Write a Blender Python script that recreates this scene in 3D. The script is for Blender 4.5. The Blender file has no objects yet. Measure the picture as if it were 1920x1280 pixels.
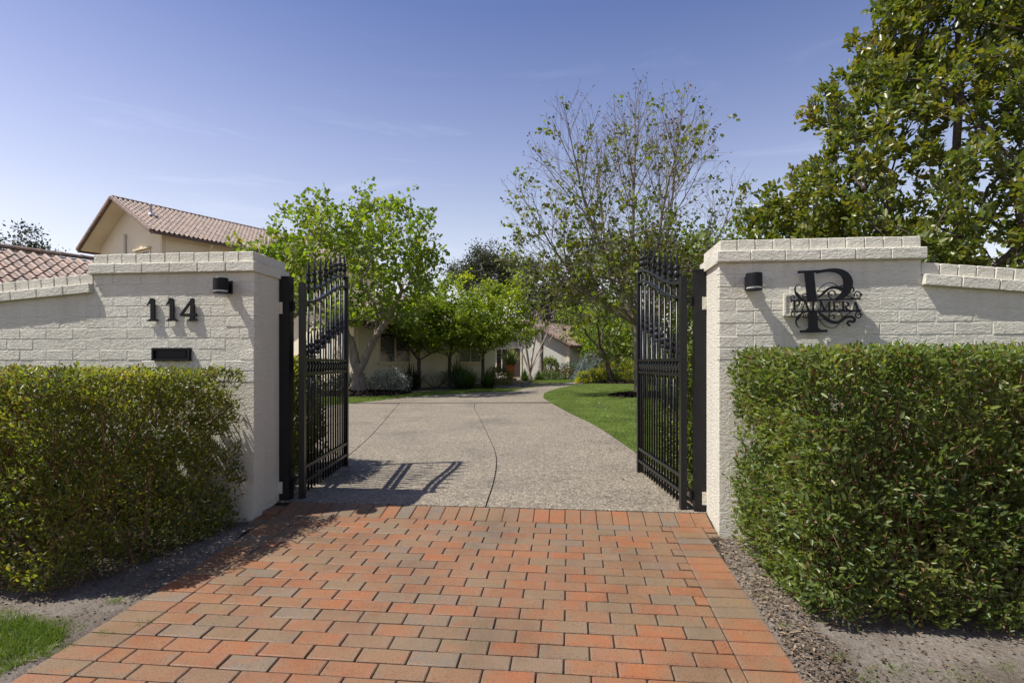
import bpy, math, random
import numpy as np
from mathutils import Vector, Matrix

scn = bpy.context.scene
COL = scn.collection
R = math.radians
rng = np.random.default_rng(11)
random.seed(5)

# ------------------------------------------------------------------ camera, sky, sun, exposure
cam_d = bpy.data.cameras.new('camera')
cam = bpy.data.objects.new('camera', cam_d)
COL.objects.link(cam)
cam.location = (0, 0, 1.23)
cam.rotation_euler = (R(90), 0, 0)
cam_d.sensor_width = 36.0
cam_d.lens = 36.0 * 1030 / 1920
cam_d.shift_y = 40 / 1920
cam_d.clip_start = 0.05
cam_d.clip_end = 4000
scn.camera = cam

SUN_DIR = Vector((0.598, 0.118, -1.0)).normalized()      # the way the light travels
sun_elev = math.asin(-SUN_DIR.z)
sun_az = math.atan2(-SUN_DIR.x, -SUN_DIR.y)
world = bpy.data.worlds.new('World')
scn.world = world
world.use_nodes = True
wn, wl = world.node_tree.nodes, world.node_tree.links
wn.clear()
sky = wn.new('ShaderNodeTexSky')
sky.sky_type = 'NISHITA'
sky.sun_disc = False
sky.sun_elevation = sun_elev
sky.sun_rotation = sun_az
sky.altitude = 0
sky.air_density = 1.0
sky.dust_density = 1.0
sky.ozone_density = 2.0
# thin wisps of high cloud, laid out by direction
tcw = wn.new('ShaderNodeTexCoord')
mapw = wn.new('ShaderNodeMapping'); mapw.inputs['Scale'].default_value = (1.6, 1.6, 11.0)
mapw.inputs['Rotation'].default_value = (0, R(4), 0)
noi = wn.new('ShaderNodeTexNoise'); noi.inputs['Scale'].default_value = 2.6
noi.inputs['Detail'].default_value = 7; noi.inputs['Roughness'].default_value = 0.62
noi.inputs['Distortion'].default_value = 0.6
rampw = wn.new('ShaderNodeValToRGB')
rampw.color_ramp.elements[0].position = 0.57; rampw.color_ramp.elements[0].color = (0, 0, 0, 1)
rampw.color_ramp.elements[1].position = 0.80; rampw.color_ramp.elements[1].color = (0.15, 0.15, 0.15, 1)
sepw = wn.new('ShaderNodeSeparateXYZ')
bandw = wn.new('ShaderNodeValToRGB')
e = bandw.color_ramp.elements
e[0].position = 0.0; e[0].color = (0.6, 0.6, 0.6, 1)
e[1].position = 0.55; e[1].color = (0.0, 0.0, 0.0, 1)
x = bandw.color_ramp.elements.new(0.25); x.color = (1, 1, 1, 1)
mulw = wn.new('ShaderNodeMath'); mulw.operation = 'MULTIPLY'
tint = wn.new('ShaderNodeMix'); tint.data_type = 'RGBA'; tint.blend_type = 'MULTIPLY'
tint.inputs[0].default_value = 1.0
tint.inputs[7].default_value = (2.0, 2.0, 2.0, 1)
mixw = wn.new('ShaderNodeMix'); mixw.data_type = 'RGBA'
mixw.inputs[7].default_value = (7.0, 7.3, 8.0, 1)
bg = wn.new('ShaderNodeBackground'); bg.inputs['Strength'].default_value = 0.105
wo = wn.new('ShaderNodeOutputWorld')
wl.new(tcw.outputs['Generated'], mapw.inputs[0]); wl.new(mapw.outputs[0], noi.inputs['Vector'])
wl.new(noi.outputs['Fac'], rampw.inputs[0])
wl.new(tcw.outputs['Generated'], sepw.inputs[0]); wl.new(sepw.outputs['Z'], bandw.inputs[0])
wl.new(rampw.outputs[0], mulw.inputs[0]); wl.new(bandw.outputs[0], mulw.inputs[1])
haze = wn.new('ShaderNodeValToRGB')          # pale towards the horizon, deeper overhead, the same all round
he = haze.color_ramp.elements
he[0].position = 0.0; he[0].color = (0.86, 0.64, 0.54, 1)
he[1].position = 1.0; he[1].color = (0.27, 0.26, 0.36, 1)
for p_, c_ in ((0.227, (0.80, 0.60, 0.515, 1)), (0.346, (0.66, 0.51, 0.50, 1)), (0.54, (0.36, 0.335, 0.42, 1))):
    q_ = haze.color_ramp.elements.new(p_); q_.color = c_
hazem = wn.new('ShaderNodeMix'); hazem.data_type = 'RGBA'; hazem.blend_type = 'MULTIPLY'; hazem.inputs[0].default_value = 1.0
wl.new(sepw.outputs['Z'], haze.inputs[0])
wl.new(sky.outputs[0], tint.inputs[6]); wl.new(tint.outputs[2], hazem.inputs[6]); wl.new(haze.outputs[0], hazem.inputs[7])
wl.new(hazem.outputs[2], mixw.inputs[6])
wl.new(mulw.outputs[0], mixw.inputs[0])
wl.new(mixw.outputs[2], bg.inputs[0]); wl.new(bg.outputs[0], wo.inputs[0])

sun_d = bpy.data.lights.new('sun', 'SUN')
sun_d.energy = 4.4
sun_d.angle = R(0.53)
sun_d.color = (1.0, 0.955, 0.89)
sun = bpy.data.objects.new('sun', sun_d)
COL.objects.link(sun)
sun.rotation_euler = SUN_DIR.to_track_quat('-Z', 'Y').to_euler()
sun.location = (-20, 0, 30)

vs = scn.view_settings
vs.view_transform = 'Standard'
vs.look = 'None'
vs.exposure = 0.72
vs.gamma = 1.0
vs.use_curve_mapping = False
scn.cycles.use_denoising = True
scn.cycles.max_bounces = 8
scn.cycles.transparent_max_bounces = 8
scn.cycles.sample_clamp_indirect = 6.0

# ------------------------------------------------------------------ frame of the gateway wall (u along it, v into the property)
OX, OY = -2.043, 4.34
CU, SU = 0.9943, 0.1064
WALL_ROT = -math.atan2(SU, CU)

def W(u, v):
    return (OX + CU * u + SU * v, OY - SU * u + CU * v)

def UV(X, Y):
    a, b = X - OX, Y - OY
    return (a * CU - b * SU, a * SU + b * CU)

def gz_v(v):
    v = np.asarray(v, float)
    lo = 0.06 * np.minimum(v, 0.115)
    ramp = np.clip((v - 0.115) / 0.235, 0, 1) * 0.045
    hi = np.clip(v - 0.35, 0, 60) * 0.006
    return lo + ramp + hi

def gz(X, Y):
    return float(gz_v(UV(X, Y)[1]))

# ------------------------------------------------------------------ object helpers
def tag(o, label=None, cat=None, group=None, kind=None):
    if label: o['label'] = label
    if cat: o['category'] = cat
    if group: o['group'] = group
    if kind: o['kind'] = kind
    return o

def empty(name, loc=(0, 0, 0), rz=0.0, parent=None):
    o = bpy.data.objects.new(name, None)
    COL.objects.link(o)
    o.location = loc
    o.rotation_euler = (0, 0, rz)
    o.empty_display_size = 0.1
    if parent: o.parent = parent
    return o

def thing(name, label, cat, loc=(0, 0, 0), rz=0.0, group=None):
    return tag(empty(name, loc, rz), label, cat, group)

def link(name, me, mat, parent=None, loc=None, rot=None):
    o = bpy.data.objects.new(name, me)
    COL.objects.link(o)
    if mat is not None and len(me.materials) == 0:
        me.materials.append(mat)
    if parent: o.parent = parent
    if loc is not None: o.location = loc
    if rot is not None: o.rotation_euler = rot
    return o

def mesh(name, V, F, smooth=False):
    me = bpy.data.meshes.new(name)
    me.from_pydata([tuple(map(float, p)) for p in V], [], F)
    if smooth:
        me.polygons.foreach_set('use_smooth', [True] * len(me.polygons))
    me.update()
    return me

def fast_mesh(name, V, loops, sizes, smooth=True):
    """V (n,3) array, loops flat vertex indices, sizes polygon sizes"""
    me = bpy.data.meshes.new(name)
    V = np.ascontiguousarray(V, np.float32)
    loops = np.ascontiguousarray(loops, np.int32)
    sizes = np.ascontiguousarray(sizes, np.int32)
    me.vertices.add(len(V)); me.vertices.foreach_set('co', V.ravel())
    me.loops.add(len(loops)); me.loops.foreach_set('vertex_index', loops)
    starts = np.concatenate(([0], np.cumsum(sizes)[:-1])).astype(np.int32)
    me.polygons.add(len(sizes)); me.polygons.foreach_set('loop_start', starts)
    me.polygons.foreach_set('use_smooth', np.full(len(sizes), smooth))
    me.update(calc_edges=True)
    me.validate()
    return me

class MB:
    def __init__(s): s.V = []; s.F = []
    def add(s, V, F):
        k = len(s.V); s.V += [tuple(p) for p in V]; s.F += [[i + k for i in f] for f in F]; return s
    def box(s, x0, x1, y0, y1, z0, z1):
        V = [(x0,y0,z0),(x1,y0,z0),(x1,y1,z0),(x0,y1,z0),(x0,y0,z1),(x1,y0,z1),(x1,y1,z1),(x0,y1,z1)]
        F = [[0,3,2,1],[4,5,6,7],[0,1,5,4],[1,2,6,5],[2,3,7,6],[3,0,4,7]]
        return s.add(V, F)
    def tube(s, pts, rad, n=8, cap=True, squash=1.0):
        pts = [Vector(p) for p in pts]
        if not hasattr(rad, '__len__'): rad = [rad] * len(pts)
        V = []; F = []
        ref = None
        for i, p in enumerate(pts):
            t = (pts[min(i+1, len(pts)-1)] - pts[max(i-1, 0)]).normalized()
            if ref is None:
                ref = Vector((1,0,0)) if abs(t.x) < 0.8 else Vector((0,1,0))
            a = (ref - t * ref.dot(t)).normalized(); b = t.cross(a); ref = a
            for k in range(n):
                q = 2*math.pi*k/n
                V.append(p + a*math.cos(q)*rad[i] + b*math.sin(q)*rad[i]*squash)
        for i in range(len(pts)-1):
            for k in range(n):
                k2 = (k+1) % n
                F.append([i*n+k, i*n+k2, (i+1)*n+k2, (i+1)*n+k])
        if cap:
            F.append(list(range(n))[::-1]); F.append([(len(pts)-1)*n+k for k in range(n)])
        return s.add(V, F)
    def lathe(s, prof, n=10, c=(0,0,0), star=0.0):
        V = []; F = []
        for (r, z) in prof:
            for k in range(n):
                q = 2*math.pi*k/n
                rr = r*(1 + (star if k % 2 else -star*0.4))
                V.append((c[0]+rr*math.cos(q), c[1]+rr*math.sin(q), c[2]+z))
        m = len(prof)
        for i in range(m-1):
            for k in range(n):
                k2 = (k+1) % n
                F.append([i*n+k, i*n+k2, (i+1)*n+k2, (i+1)*n+k])
        F.append(list(range(n))[::-1]); F.append([(m-1)*n+k for k in range(n)])
        return s.add(V, F)
    def prism(s, poly, y0, y1):
        """polygon in x,z extruded along y"""
        n = len(poly)
        V = [(p[0], y0, p[1]) for p in poly] + [(p[0], y1, p[1]) for p in poly]
        F = [list(range(n)), [n+i for i in range(n)][::-1]]
        for i in range(n):
            j = (i+1) % n
            F.append([i, i+n, j+n, j])
        return s.add(V, F)
    def ribbon(s, pts, wid, y0, y1):
        """flat stroke in the x,z plane, with width along it, extruded from y0 (front) to y1"""
        P = [np.array(p, float) for p in pts]
        n = len(P)
        if not hasattr(wid, '__len__'): wid = [wid]*n
        L = []; Rr = []
        for i in range(n):
            t = P[min(i+1, n-1)] - P[max(i-1, 0)]
            t = t/(np.linalg.norm(t)+1e-9); nn = np.array([-t[1], t[0]])
            L.append(P[i]+nn*wid[i]/2); Rr.append(P[i]-nn*wid[i]/2)
        V = []; F = []
        for i in range(n):
            V += [(L[i][0], y0, L[i][1]), (Rr[i][0], y0, Rr[i][1]), (Rr[i][0], y1, Rr[i][1]), (L[i][0], y1, L[i][1])]
        for i in range(n-1):
            a, b = 4*i, 4*i+4
            for k in range(4):
                k2 = (k+1) % 4
                F.append([a+k, b+k, b+k2, a+k2])
        F.append([0, 1, 2, 3]); F.append([4*n-1, 4*n-2, 4*n-3, 4*n-4])
        return s.add(V, F)
    def build(s, name, mat, parent=None, smooth=False, **k):
        return link(name, mesh(name, s.V, s.F, smooth), mat, parent, **k)
    def me(s, name, smooth=False): return mesh(name, s.V, s.F, smooth)

def bezier(p, n=12):
    """cubic chain through control list p0 c1 c2 p1 c1 c2 p2 ..."""
    out = []
    for i in range(0, len(p)-1, 3):
        a, b, c, d = [np.array(q, float) for q in p[i:i+4]]
        for t in np.linspace(0, 1, n)[(0 if i == 0 else 1):]:
            out.append(tuple((1-t)**3*a + 3*(1-t)**2*t*b + 3*(1-t)*t*t*c + t**3*d))
    return out

def bevelled_box(sx, sy, sz, b, jit=0.0, seed=0):
    """box centred on the origin with chamfered edges (24 verts)"""
    r = random.Random(seed)
    V = []
    idx = {}
    hx, hy, hz = sx/2, sy/2, sz/2
    for ix in (-1, 1):
        for iy in (-1, 1):
            for iz in (-1, 1):
                for ax in range(3):
                    p = [ix*(hx-b), iy*(hy-b), iz*(hz-b)]
                    p[ax] += (ix, iy, iz)[ax]*b
                    p = [q + r.uniform(-jit, jit) for q in p]
                    idx[(ix, iy, iz, ax)] = len(V); V.append(p)
    F = []
    S = (-1, 1)
    def cyc(ax, s):
        o = [a for a in range(3) if a != ax]
        c = []
        for a, b2 in ((-1,-1),(1,-1),(1,1),(-1,1)):
            k = [0,0,0]; k[ax] = s; k[o[0]] = a; k[o[1]] = b2
            c.append(idx[(k[0],k[1],k[2],ax)])
        flip = (s > 0) ^ (ax == 1)
        return c if flip else c[::-1]
    for ax in range(3):
        for s_ in S: F.append(cyc(ax, s_))
    for ax in range(3):
        o = [a for a in range(3) if a != ax]
        for a in S:
            for b2 in S:
                k0 = [0,0,0]; k0[o[0]] = a; k0[o[1]] = b2
                k1 = list(k0); k0[ax] = -1; k1[ax] = 1
                F.append([idx[(*k0,o[0])], idx[(*k1,o[0])], idx[(*k1,o[1])], idx[(*k0,o[1])]])
    for ix in S:
        for iy in S:
            for iz in S:
                F.append([idx[(ix,iy,iz,0)], idx[(ix,iy,iz,1)], idx[(ix,iy,iz,2)]])
    import bmesh
    me = mesh('piece', V, F)
    bm = bmesh.new(); bm.from_mesh(me); bmesh.ops.recalc_face_normals(bm, faces=bm.faces); bm.to_mesh(me); bm.free()
    return me

# ------------------------------------------------------------------ materials
def new_mat(name):
    m = bpy.data.materials.new(name); m.use_nodes = True
    nt = m.node_tree
    return m, nt, nt.nodes['Principled BSDF'], nt.nodes, nt.links

def noise(nd, lk, scale, detail=4, rough=0.55, coord=None, dist=0.0):
    t = nd.new('ShaderNodeTexNoise')
    t.inputs['Scale'].default_value = scale; t.inputs['Detail'].default_value = detail
    t.inputs['Roughness'].default_value = rough; t.inputs['Distortion'].default_value = dist
    if coord is not None: lk.new(coord, t.inputs['Vector'])
    return t

def ramp(nd, stops):
    r = nd.new('ShaderNodeValToRGB')
    el = r.color_ramp.elements
    while len(el) < len(stops): el.new(0.5)
    for e_, (p, c) in zip(el, stops):
        e_.position = p; e_.color = (*c, 1) if len(c) == 3 else c
    return r

def mixc(nd, lk, fac, a, b, mode='MIX'):
    m = nd.new('ShaderNodeMix'); m.data_type = 'RGBA'; m.blend_type = mode
    for sock, val in ((m.inputs[0], fac), (m.inputs[6], a), (m.inputs[7], b)):
        if hasattr(val, 'is_output'): lk.new(val, sock)
        elif hasattr(val, '__len__'): sock.default_value = (*val, 1) if len(val) == 3 else val
        else: sock.default_value = val
    return m.outputs[2]

def bump(nd, lk, height, strength, dist, normal=None):
    b = nd.new('ShaderNodeBump'); b.inputs['Strength'].default_value = strength
    b.inputs['Distance'].default_value = dist
    lk.new(height, b.inputs['Height'])
    if normal is not None: lk.new(normal, b.inputs['Normal'])
    return b.outputs[0]

def plain(name, col, rough=0.6, metal=0.0, spec=0.5, var=0.12, scale=6.0, bumpd=0.0, bscale=60):
    m, nt, p, nd, lk = new_mat(name)
    tc = nd.new('ShaderNodeTexCoord')
    n1 = noise(nd, lk, scale, 5, 0.6, tc.outputs['Object'])
    dark = tuple(c*(1-var*1.6) for c in col); lite = tuple(min(1, c*(1+var)) for c in col)
    r = ramp(nd, [(0.3, dark), (0.7, lite)])
    lk.new(n1.outputs['Fac'], r.inputs[0]); lk.new(r.outputs[0], p.inputs['Base Color'])
    p.inputs['Roughness'].default_value = rough; p.inputs['Metallic'].default_value = metal
    p.inputs['Specular IOR Level'].default_value = spec
    if bumpd:
        n2 = noise(nd, lk, bscale, 5, 0.6, tc.outputs['Object'])
        lk.new(bump(nd, lk, n2.outputs['Fac'], 0.8, bumpd), p.inputs['Normal'])
    return m

def painted_brick():
    m, nt, p, nd, lk = new_mat('cream_painted_brick')
    tc = nd.new('ShaderNodeTexCoord'); geo = nd.new('ShaderNodeNewGeometry')
    pos = geo.outputs['Position']
    n1 = noise(nd, lk, 1.7, 5, 0.6, pos)
    r = ramp(nd, [(0.28, (0.55, 0.527, 0.432)), (0.62, (0.608, 0.588, 0.49)), (0.8, (0.64, 0.622, 0.53))])
    lk.new(n1.outputs['Fac'], r.inputs[0])
    n4 = noise(nd, lk, 34, 3, 0.7, pos)
    sp = ramp(nd, [(0.68, (0, 0, 0)), (0.78, (1, 1, 1))])
    lk.new(n4.outputs['Fac'], sp.inputs[0])
    f2 = nd.new('ShaderNodeMath'); f2.operation = 'MULTIPLY'; f2.inputs[1].default_value = 0.10
    lk.new(sp.outputs[0], f2.inputs[0])
    c2 = mixc(nd, lk, f2.outputs[0], r.outputs[0], (0.30, 0.26, 0.17))
    ms_ = nd.new('ShaderNodeMapping'); ms_.inputs['Scale'].default_value = (9.0, 9.0, 0.7); lk.new(pos, ms_.inputs[0])
    st = noise(nd, lk, 1.0, 5, 0.7, ms_.outputs[0])
    rst = ramp(nd, [(0.50, (0, 0, 0)), (0.72, (1, 1, 1))]); lk.new(st.outputs['Fac'], rst.inputs[0])
    f3 = nd.new('ShaderNodeMath'); f3.operation = 'MULTIPLY'; f3.inputs[1].default_value = 0.28
    lk.new(rst.outputs[0], f3.inputs[0])
    c2 = mixc(nd, lk, f3.outputs[0], c2, (0.36, 0.33, 0.245))
    lk.new(c2, p.inputs['Base Color'])
    p.inputs['Roughness'].default_value = 0.72; p.inputs['Specular IOR Level'].default_value = 0.25
    mp = nd.new('ShaderNodeMapping'); mp.inputs['Scale'].default_value = (1.0, 1.0, 1.9); lk.new(pos, mp.inputs[0])
    b1 = noise(nd, lk, 26, 4, 0.58, mp.outputs[0], 1.2)
    b2 = noise(nd, lk, 95, 4, 0.65, mp.outputs[0], 0.4)
    nA = bump(nd, lk, b1.outputs['Fac'], 0.85, 0.014)
    nB = bump(nd, lk, b2.outputs['Fac'], 0.7, 0.003, nA)
    lk.new(nB, p.inputs['Normal'])
    return m

def render_wall(name, col, bd=0.002):
    m = plain(name, col, 0.8, 0, 0.2, 0.05, 0.8, bd, 70)
    return m

def paver_mat(single=True):
    m, nt, p, nd, lk = new_mat('clay_paver' if single else 'clay_paver_field')
    oi = nd.new('ShaderNodeObjectInfo'); geo = nd.new('ShaderNodeNewGeometry'); tc = nd.new('ShaderNodeTexCoord')
    r = ramp(nd, [(0.0, (0.235, 0.090, 0.038)), (0.16, (0.185, 0.098, 0.050)), (0.32, (0.158, 0.114, 0.066)),
                  (0.46, (0.238, 0.092, 0.038)), (0.60, (0.148, 0.110, 0.070)), (0.74, (0.196, 0.084, 0.040)), (0.86, (0.252, 0.094, 0.036)),
                  (0.93, (0.138, 0.112, 0.084)), (1.0, (0.205, 0.128, 0.072))])
    r.color_ramp.interpolation = 'LINEAR'
    rnd = oi.outputs['Random'] if single else geo.outputs['Random Per Island']
    lk.new(rnd, r.inputs[0])
    # burnt and pale flushes inside one brick, different from its neighbours'
    rm = nd.new('ShaderNodeMath'); rm.operation = 'MULTIPLY'; rm.inputs[1].default_value = 61.0; lk.new(rnd, rm.inputs[0])
    va = nd.new('ShaderNodeVectorMath'); va.operation = 'ADD'; lk.new(geo.outputs['Position'], va.inputs[0]); lk.new(rm.outputs[0], va.inputs[1])
    bpos = va.outputs[0]
    n1 = noise(nd, lk, 8.0, 3, 0.5, bpos)
    rb = ramp(nd, [(0.40, (0, 0, 0)), (0.66, (1, 1, 1))]); lk.new(n1.outputs['Fac'], rb.inputs[0])
    fa = nd.new('ShaderNodeMath'); fa.operation = 'MULTIPLY'; fa.inputs[1].default_value = 0.55
    lk.new(rb.outputs[0], fa.inputs[0])
    c1 = mixc(nd, lk, fa.outputs[0], r.outputs[0], (0.172, 0.116, 0.062))
    n2 = noise(nd, lk, 7.0, 2, 0.5, bpos); n2.inputs['Distortion'].default_value = 0.8
    rc = ramp(nd, [(0.54, (0, 0, 0)), (0.74, (1, 1, 1))]); lk.new(n2.outputs['Fac'], rc.inputs[0])
    fb = nd.new('ShaderNodeMath'); fb.operation = 'MULTIPLY'; fb.inputs[1].default_value = 0.55
    lk.new(rc.outputs[0], fb.inputs[0])
    c2 = mixc(nd, lk, fb.outputs[0], c1, (0.242, 0.090, 0.037))
    # grey flashing towards the edges of each brick
    sx = nd.new('ShaderNodeSeparateXYZ'); lk.new(tc.outputs['Object'], sx.inputs[0])
    ab = nd.new('ShaderNodeMath'); ab.operation = 'ABSOLUTE'; lk.new(sx.outputs['X'], ab.inputs[0])
    nf = noise(nd, lk, 16, 3, 0.6, bpos)
    af = nd.new('ShaderNodeMath'); af.operation = 'MULTIPLY_ADD'; af.inputs[1].default_value = 0.10; lk.new(nf.outputs['Fac'], af.inputs[0]); lk.new(ab.outputs[0], af.inputs[2])
    re_ = ramp(nd, [(0.115, (0, 0, 0)), (0.170, (0.34, 0.34, 0.34))]); lk.new(af.outputs[0], re_.inputs[0])
    c2 = mixc(nd, lk, re_.outputs[0] if single else 0.12, c2, (0.150, 0.122, 0.092))
    # fine specks and grime
    n3 = noise(nd, lk, 170, 3, 0.7, geo.outputs['Position'])
    rs = ramp(nd, [(0.36, (0.40, 0.38, 0.36)), (0.45, (1, 1, 1)), (0.75, (1.15, 1.15, 1.15))]); lk.new(n3.outputs['Fac'], rs.inputs[0])
    c3 = mixc(nd, lk, 1.0, c2, rs.outputs[0], 'MULTIPLY')
    n5 = noise(nd, lk, 2.1, 6, 0.68, geo.outputs['Position'])
    rg = ramp(nd, [(0.32, (0.82, 0.81, 0.80)), (0.46, (0.97, 0.97, 0.97)), (0.65, (1.08, 1.08, 1.08))]); lk.new(n5.outputs['Fac'], rg.inputs[0])
    c4 = mixc(nd, lk, 1.0, c3, rg.outputs[0], 'MULTIPLY')
    lk.new(c4, p.inputs['Base Color'])
    p.inputs['Roughness'].default_value = 0.62; p.inputs['Specular IOR Level'].default_value = 0.35
    nb = bump(nd, lk, n3.outputs['Fac'], 0.5, 0.0015)
    lk.new(nb, p.inputs['Normal'])
    return m

def aggregate_mat():
    m, nt, p, nd, lk = new_mat('exposed_aggregate')
    geo = nd.new('ShaderNodeNewGeometry'); pos = geo.outputs['Position']
    v = nd.new('ShaderNodeTexVoronoi'); v.inputs['Scale'].default_value = 70; lk.new(pos, v.inputs['Vector'])
    rc = ramp(nd, [(0.0, (0.115, 0.103, 0.086)), (0.3, (0.185, 0.165, 0.136)), (0.6, (0.235, 0.21, 0.172)), (1.0, (0.34, 0.31, 0.262))])
    sep = nd.new('ShaderNodeSeparateColor'); lk.new(v.outputs['Color'], sep.inputs[0]); lk.new(sep.outputs[0], rc.inputs[0])
    rd = ramp(nd, [(0.35, (1, 1, 1)), (0.75, (0.62, 0.61, 0.6))]); lk.new(v.outputs['Distance'], rd.inputs[0])
    c1 = mixc(nd, lk, 1.0, rc.outputs[0], rd.outputs[0], 'MULTIPLY')
    n1 = noise(nd, lk, 0.8, 7, 0.72, pos)
    rg = ramp(nd, [(0.30, (0.66, 0.66, 0.66)), (0.47, (0.96, 0.955, 0.94)), (0.68, (1.14, 1.12, 1.08))]); lk.new(n1.outputs['Fac'], rg.inputs[0])
    c2 = mixc(nd, lk, 1.0, c1, rg.outputs[0], 'MULTIPLY')
    n7 = noise(nd, lk, 16, 5, 0.75, pos)
    r7 = ramp(nd, [(0.32, (0.70, 0.67, 0.61)), (0.5, (1.0, 0.97, 0.905)), (0.7, (1.24, 1.19, 1.08))]); lk.new(n7.outputs['Fac'], r7.inputs[0])
    c2 = mixc(nd, lk, 1.0, c2, r7.outputs[0], 'MULTIPLY')
    lk.new(c2, p.inputs['Base Color'])
    p.inputs['Roughness'].default_value = 0.78; p.inputs['Specular IOR Level'].default_value = 0.3
    lk.new(bump(nd, lk, v.outputs['Distance'], 0.5, -0.003), p.inputs['Normal'])
    return m

def soil_mat():
    m, nt, p, nd, lk = new_mat('sandy_soil')
    geo = nd.new('ShaderNodeNewGeometry'); pos = geo.outputs['Position']
    n1 = noise(nd, lk, 2.2, 6, 0.65, pos); n2 = noise(nd, lk, 55, 5, 0.7, pos)
    r1 = ramp(nd, [(0.3, (0.105, 0.083, 0.064)), (0.50, (0.19, 0.162, 0.132)), (0.75, (0.27, 0.238, 0.20))])
    lk.new(n1.outputs['Fac'], r1.inputs[0])
    r2 = ramp(nd, [(0.3, (0.6, 0.6, 0.6)), (0.65, (1.12, 1.12, 1.12))]); lk.new(n2.outputs['Fac'], r2.inputs[0])
    lk.new(mixc(nd, lk, 1.0, r1.outputs[0], r2.outputs[0], 'MULTIPLY'), p.inputs['Base Color'])
    p.inputs['Roughness'].default_value = 0.95; p.inputs['Specular IOR Level'].default_value = 0.1
    lk.new(bump(nd, lk, n2.outputs['Fac'], 0.9, 0.022), p.inputs['Normal'])
    return m

def tile_mat():
    m, nt, p, nd, lk = new_mat('clay_roof_tile')
    oi = nd.new('ShaderNodeObjectInfo'); geo = nd.new('ShaderNodeNewGeometry')
    ad = nd.new('ShaderNodeMath'); ad.operation = 'ADD'; lk.new(oi.outputs['Random'], ad.inputs[0]); lk.new(geo.outputs['Random Per Island'], ad.inputs[1])
    fr = nd.new('ShaderNodeMath'); fr.operation = 'FRACT'; lk.new(ad.outputs[0], fr.inputs[0])
    r = ramp(nd, [(0.0, (0.205, 0.130, 0.094)), (0.3, (0.275, 0.185, 0.138)), (0.6, (0.165, 0.117, 0.092)), (0.85, (0.25, 0.178, 0.136)), (1.0, (0.115, 0.088, 0.074))])
    lk.new(fr.outputs[0], r.inputs[0])
    n1 = noise(nd, lk, 7, 4, 0.6, geo.outputs['Position'])
    rn = ramp(nd, [(0.3, (0.55, 0.55, 0.57)), (0.62, (1.1, 1.08, 1.05))]); lk.new(n1.outputs['Fac'], rn.inputs[0])
    lk.new(mixc(nd, lk, 1.0, r.outputs[0], rn.outputs[0], 'MULTIPLY'), p.inputs['Base Color'])
    p.inputs['Roughness'].default_value = 0.6; p.inputs['Specular IOR Level'].default_value = 0.4
    return m

def leaf_mat(name, cols, trans=0.35, rough=0.45, spec=0.4, tcol=None, patch=None):
    """cols: ramp colours over leaves; tcol: colour of the light through a leaf"""
    m, nt, p, nd, lk = new_mat(name)
    geo = nd.new('ShaderNodeNewGeometry')
    r = ramp(nd, [(i/(len(cols)-1), c) for i, c in enumerate(cols)])
    n = noise(nd, lk, patch or 1.5, 2, 0.5, geo.outputs['Position'])
    mx = nd.new('ShaderNodeMath'); mx.operation = 'MULTIPLY_ADD'; mx.inputs[1].default_value = 0.6
    lk.new(geo.outputs['Random Per Island'], mx.inputs[0])
    n2 = nd.new('ShaderNodeMath'); n2.operation = 'MULTIPLY_ADD'; n2.inputs[1].default_value = 1.2; n2.inputs[2].default_value = -0.4
    lk.new(n.outputs['Fac'], n2.inputs[0]); lk.new(n2.outputs[0], mx.inputs[2])
    lk.new(mx.outputs[0], r.inputs[0])
    lk.new(r.outputs[0], p.inputs['Base Color'])
    p.inputs['Roughness'].default_value = rough; p.inputs['Specular IOR Level'].default_value = spec
    tr = nd.new('ShaderNodeBsdfTranslucent')
    tc_ = mixc(nd, lk, 1.0, r.outputs[0], tcol or (1.5, 1.6, 0.7), 'MULTIPLY')
    lk.new(tc_, tr.inputs['Color'])
    ms = nd.new('ShaderNodeMixShader'); ms.inputs[0].default_value = trans
    lk.new(p.outputs[0], ms.inputs[1]); lk.new(tr.outputs[0], ms.inputs[2])
    lk.new(ms.outputs[0], nd['Material Output'].inputs['Surface'])
    return m

def bark_mat(name, c0, c1, sc=9):
    m, nt, p, nd, lk = new_mat(name)
    geo = nd.new('ShaderNodeNewGeometry')
    mp = nd.new('ShaderNodeMapping'); mp.inputs['Scale'].default_value = (1, 1, 0.35); lk.new(geo.outputs['Position'], mp.inputs[0])
    n = noise(nd, lk, sc, 6, 0.65, mp.outputs[0])
    r = ramp(nd, [(0.3, c0), (0.7, c1)]); lk.new(n.outputs['Fac'], r.inputs[0])
    lk.new(r.outputs[0], p.inputs['Base Color'])
    p.inputs['Roughness'].default_value = 0.9; p.inputs['Specular IOR Level'].default_value = 0.15
    lk.new(bump(nd, lk, n.outputs['Fac'], 0.7, 0.01), p.inputs['Normal'])
    return m

M = {}
M['brick'] = painted_brick()
M['paver'] = paver_mat()
M['paver_field'] = paver_mat(False)
M['sand'] = plain('joint_sand', (0.034, 0.029, 0.024), 0.95, 0, 0.1, 0.3, 30, 0.004, 120)
M['agg'] = aggregate_mat()
M['joint'] = plain('driveway_joint', (0.05, 0.042, 0.035), 0.95, 0, 0.1, 0.2, 20)
M['soil'] = soil_mat()
M['mulch'] = plain('dark_mulch', (0.03, 0.022, 0.017), 0.95, 0, 0.1, 0.5, 25, 0.02, 40)
M['black'] = plain('black_powder_coat', (0.007, 0.0075, 0.0085), 0.36, 0.0, 0.38, 0.15, 14, 0.0004, 90)
M['post_black'] = plain('black_post_paint', (0.008, 0.008, 0.009), 0.45, 0.0, 0.35, 0.25, 9, 0.0006, 60)
M['sign'] = plain('black_sign_steel', (0.006, 0.0068, 0.0085), 0.5, 0.0, 0.22, 0.1, 10)
M['cream'] = render_wall('cream_render', (0.67, 0.61, 0.455))
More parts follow.
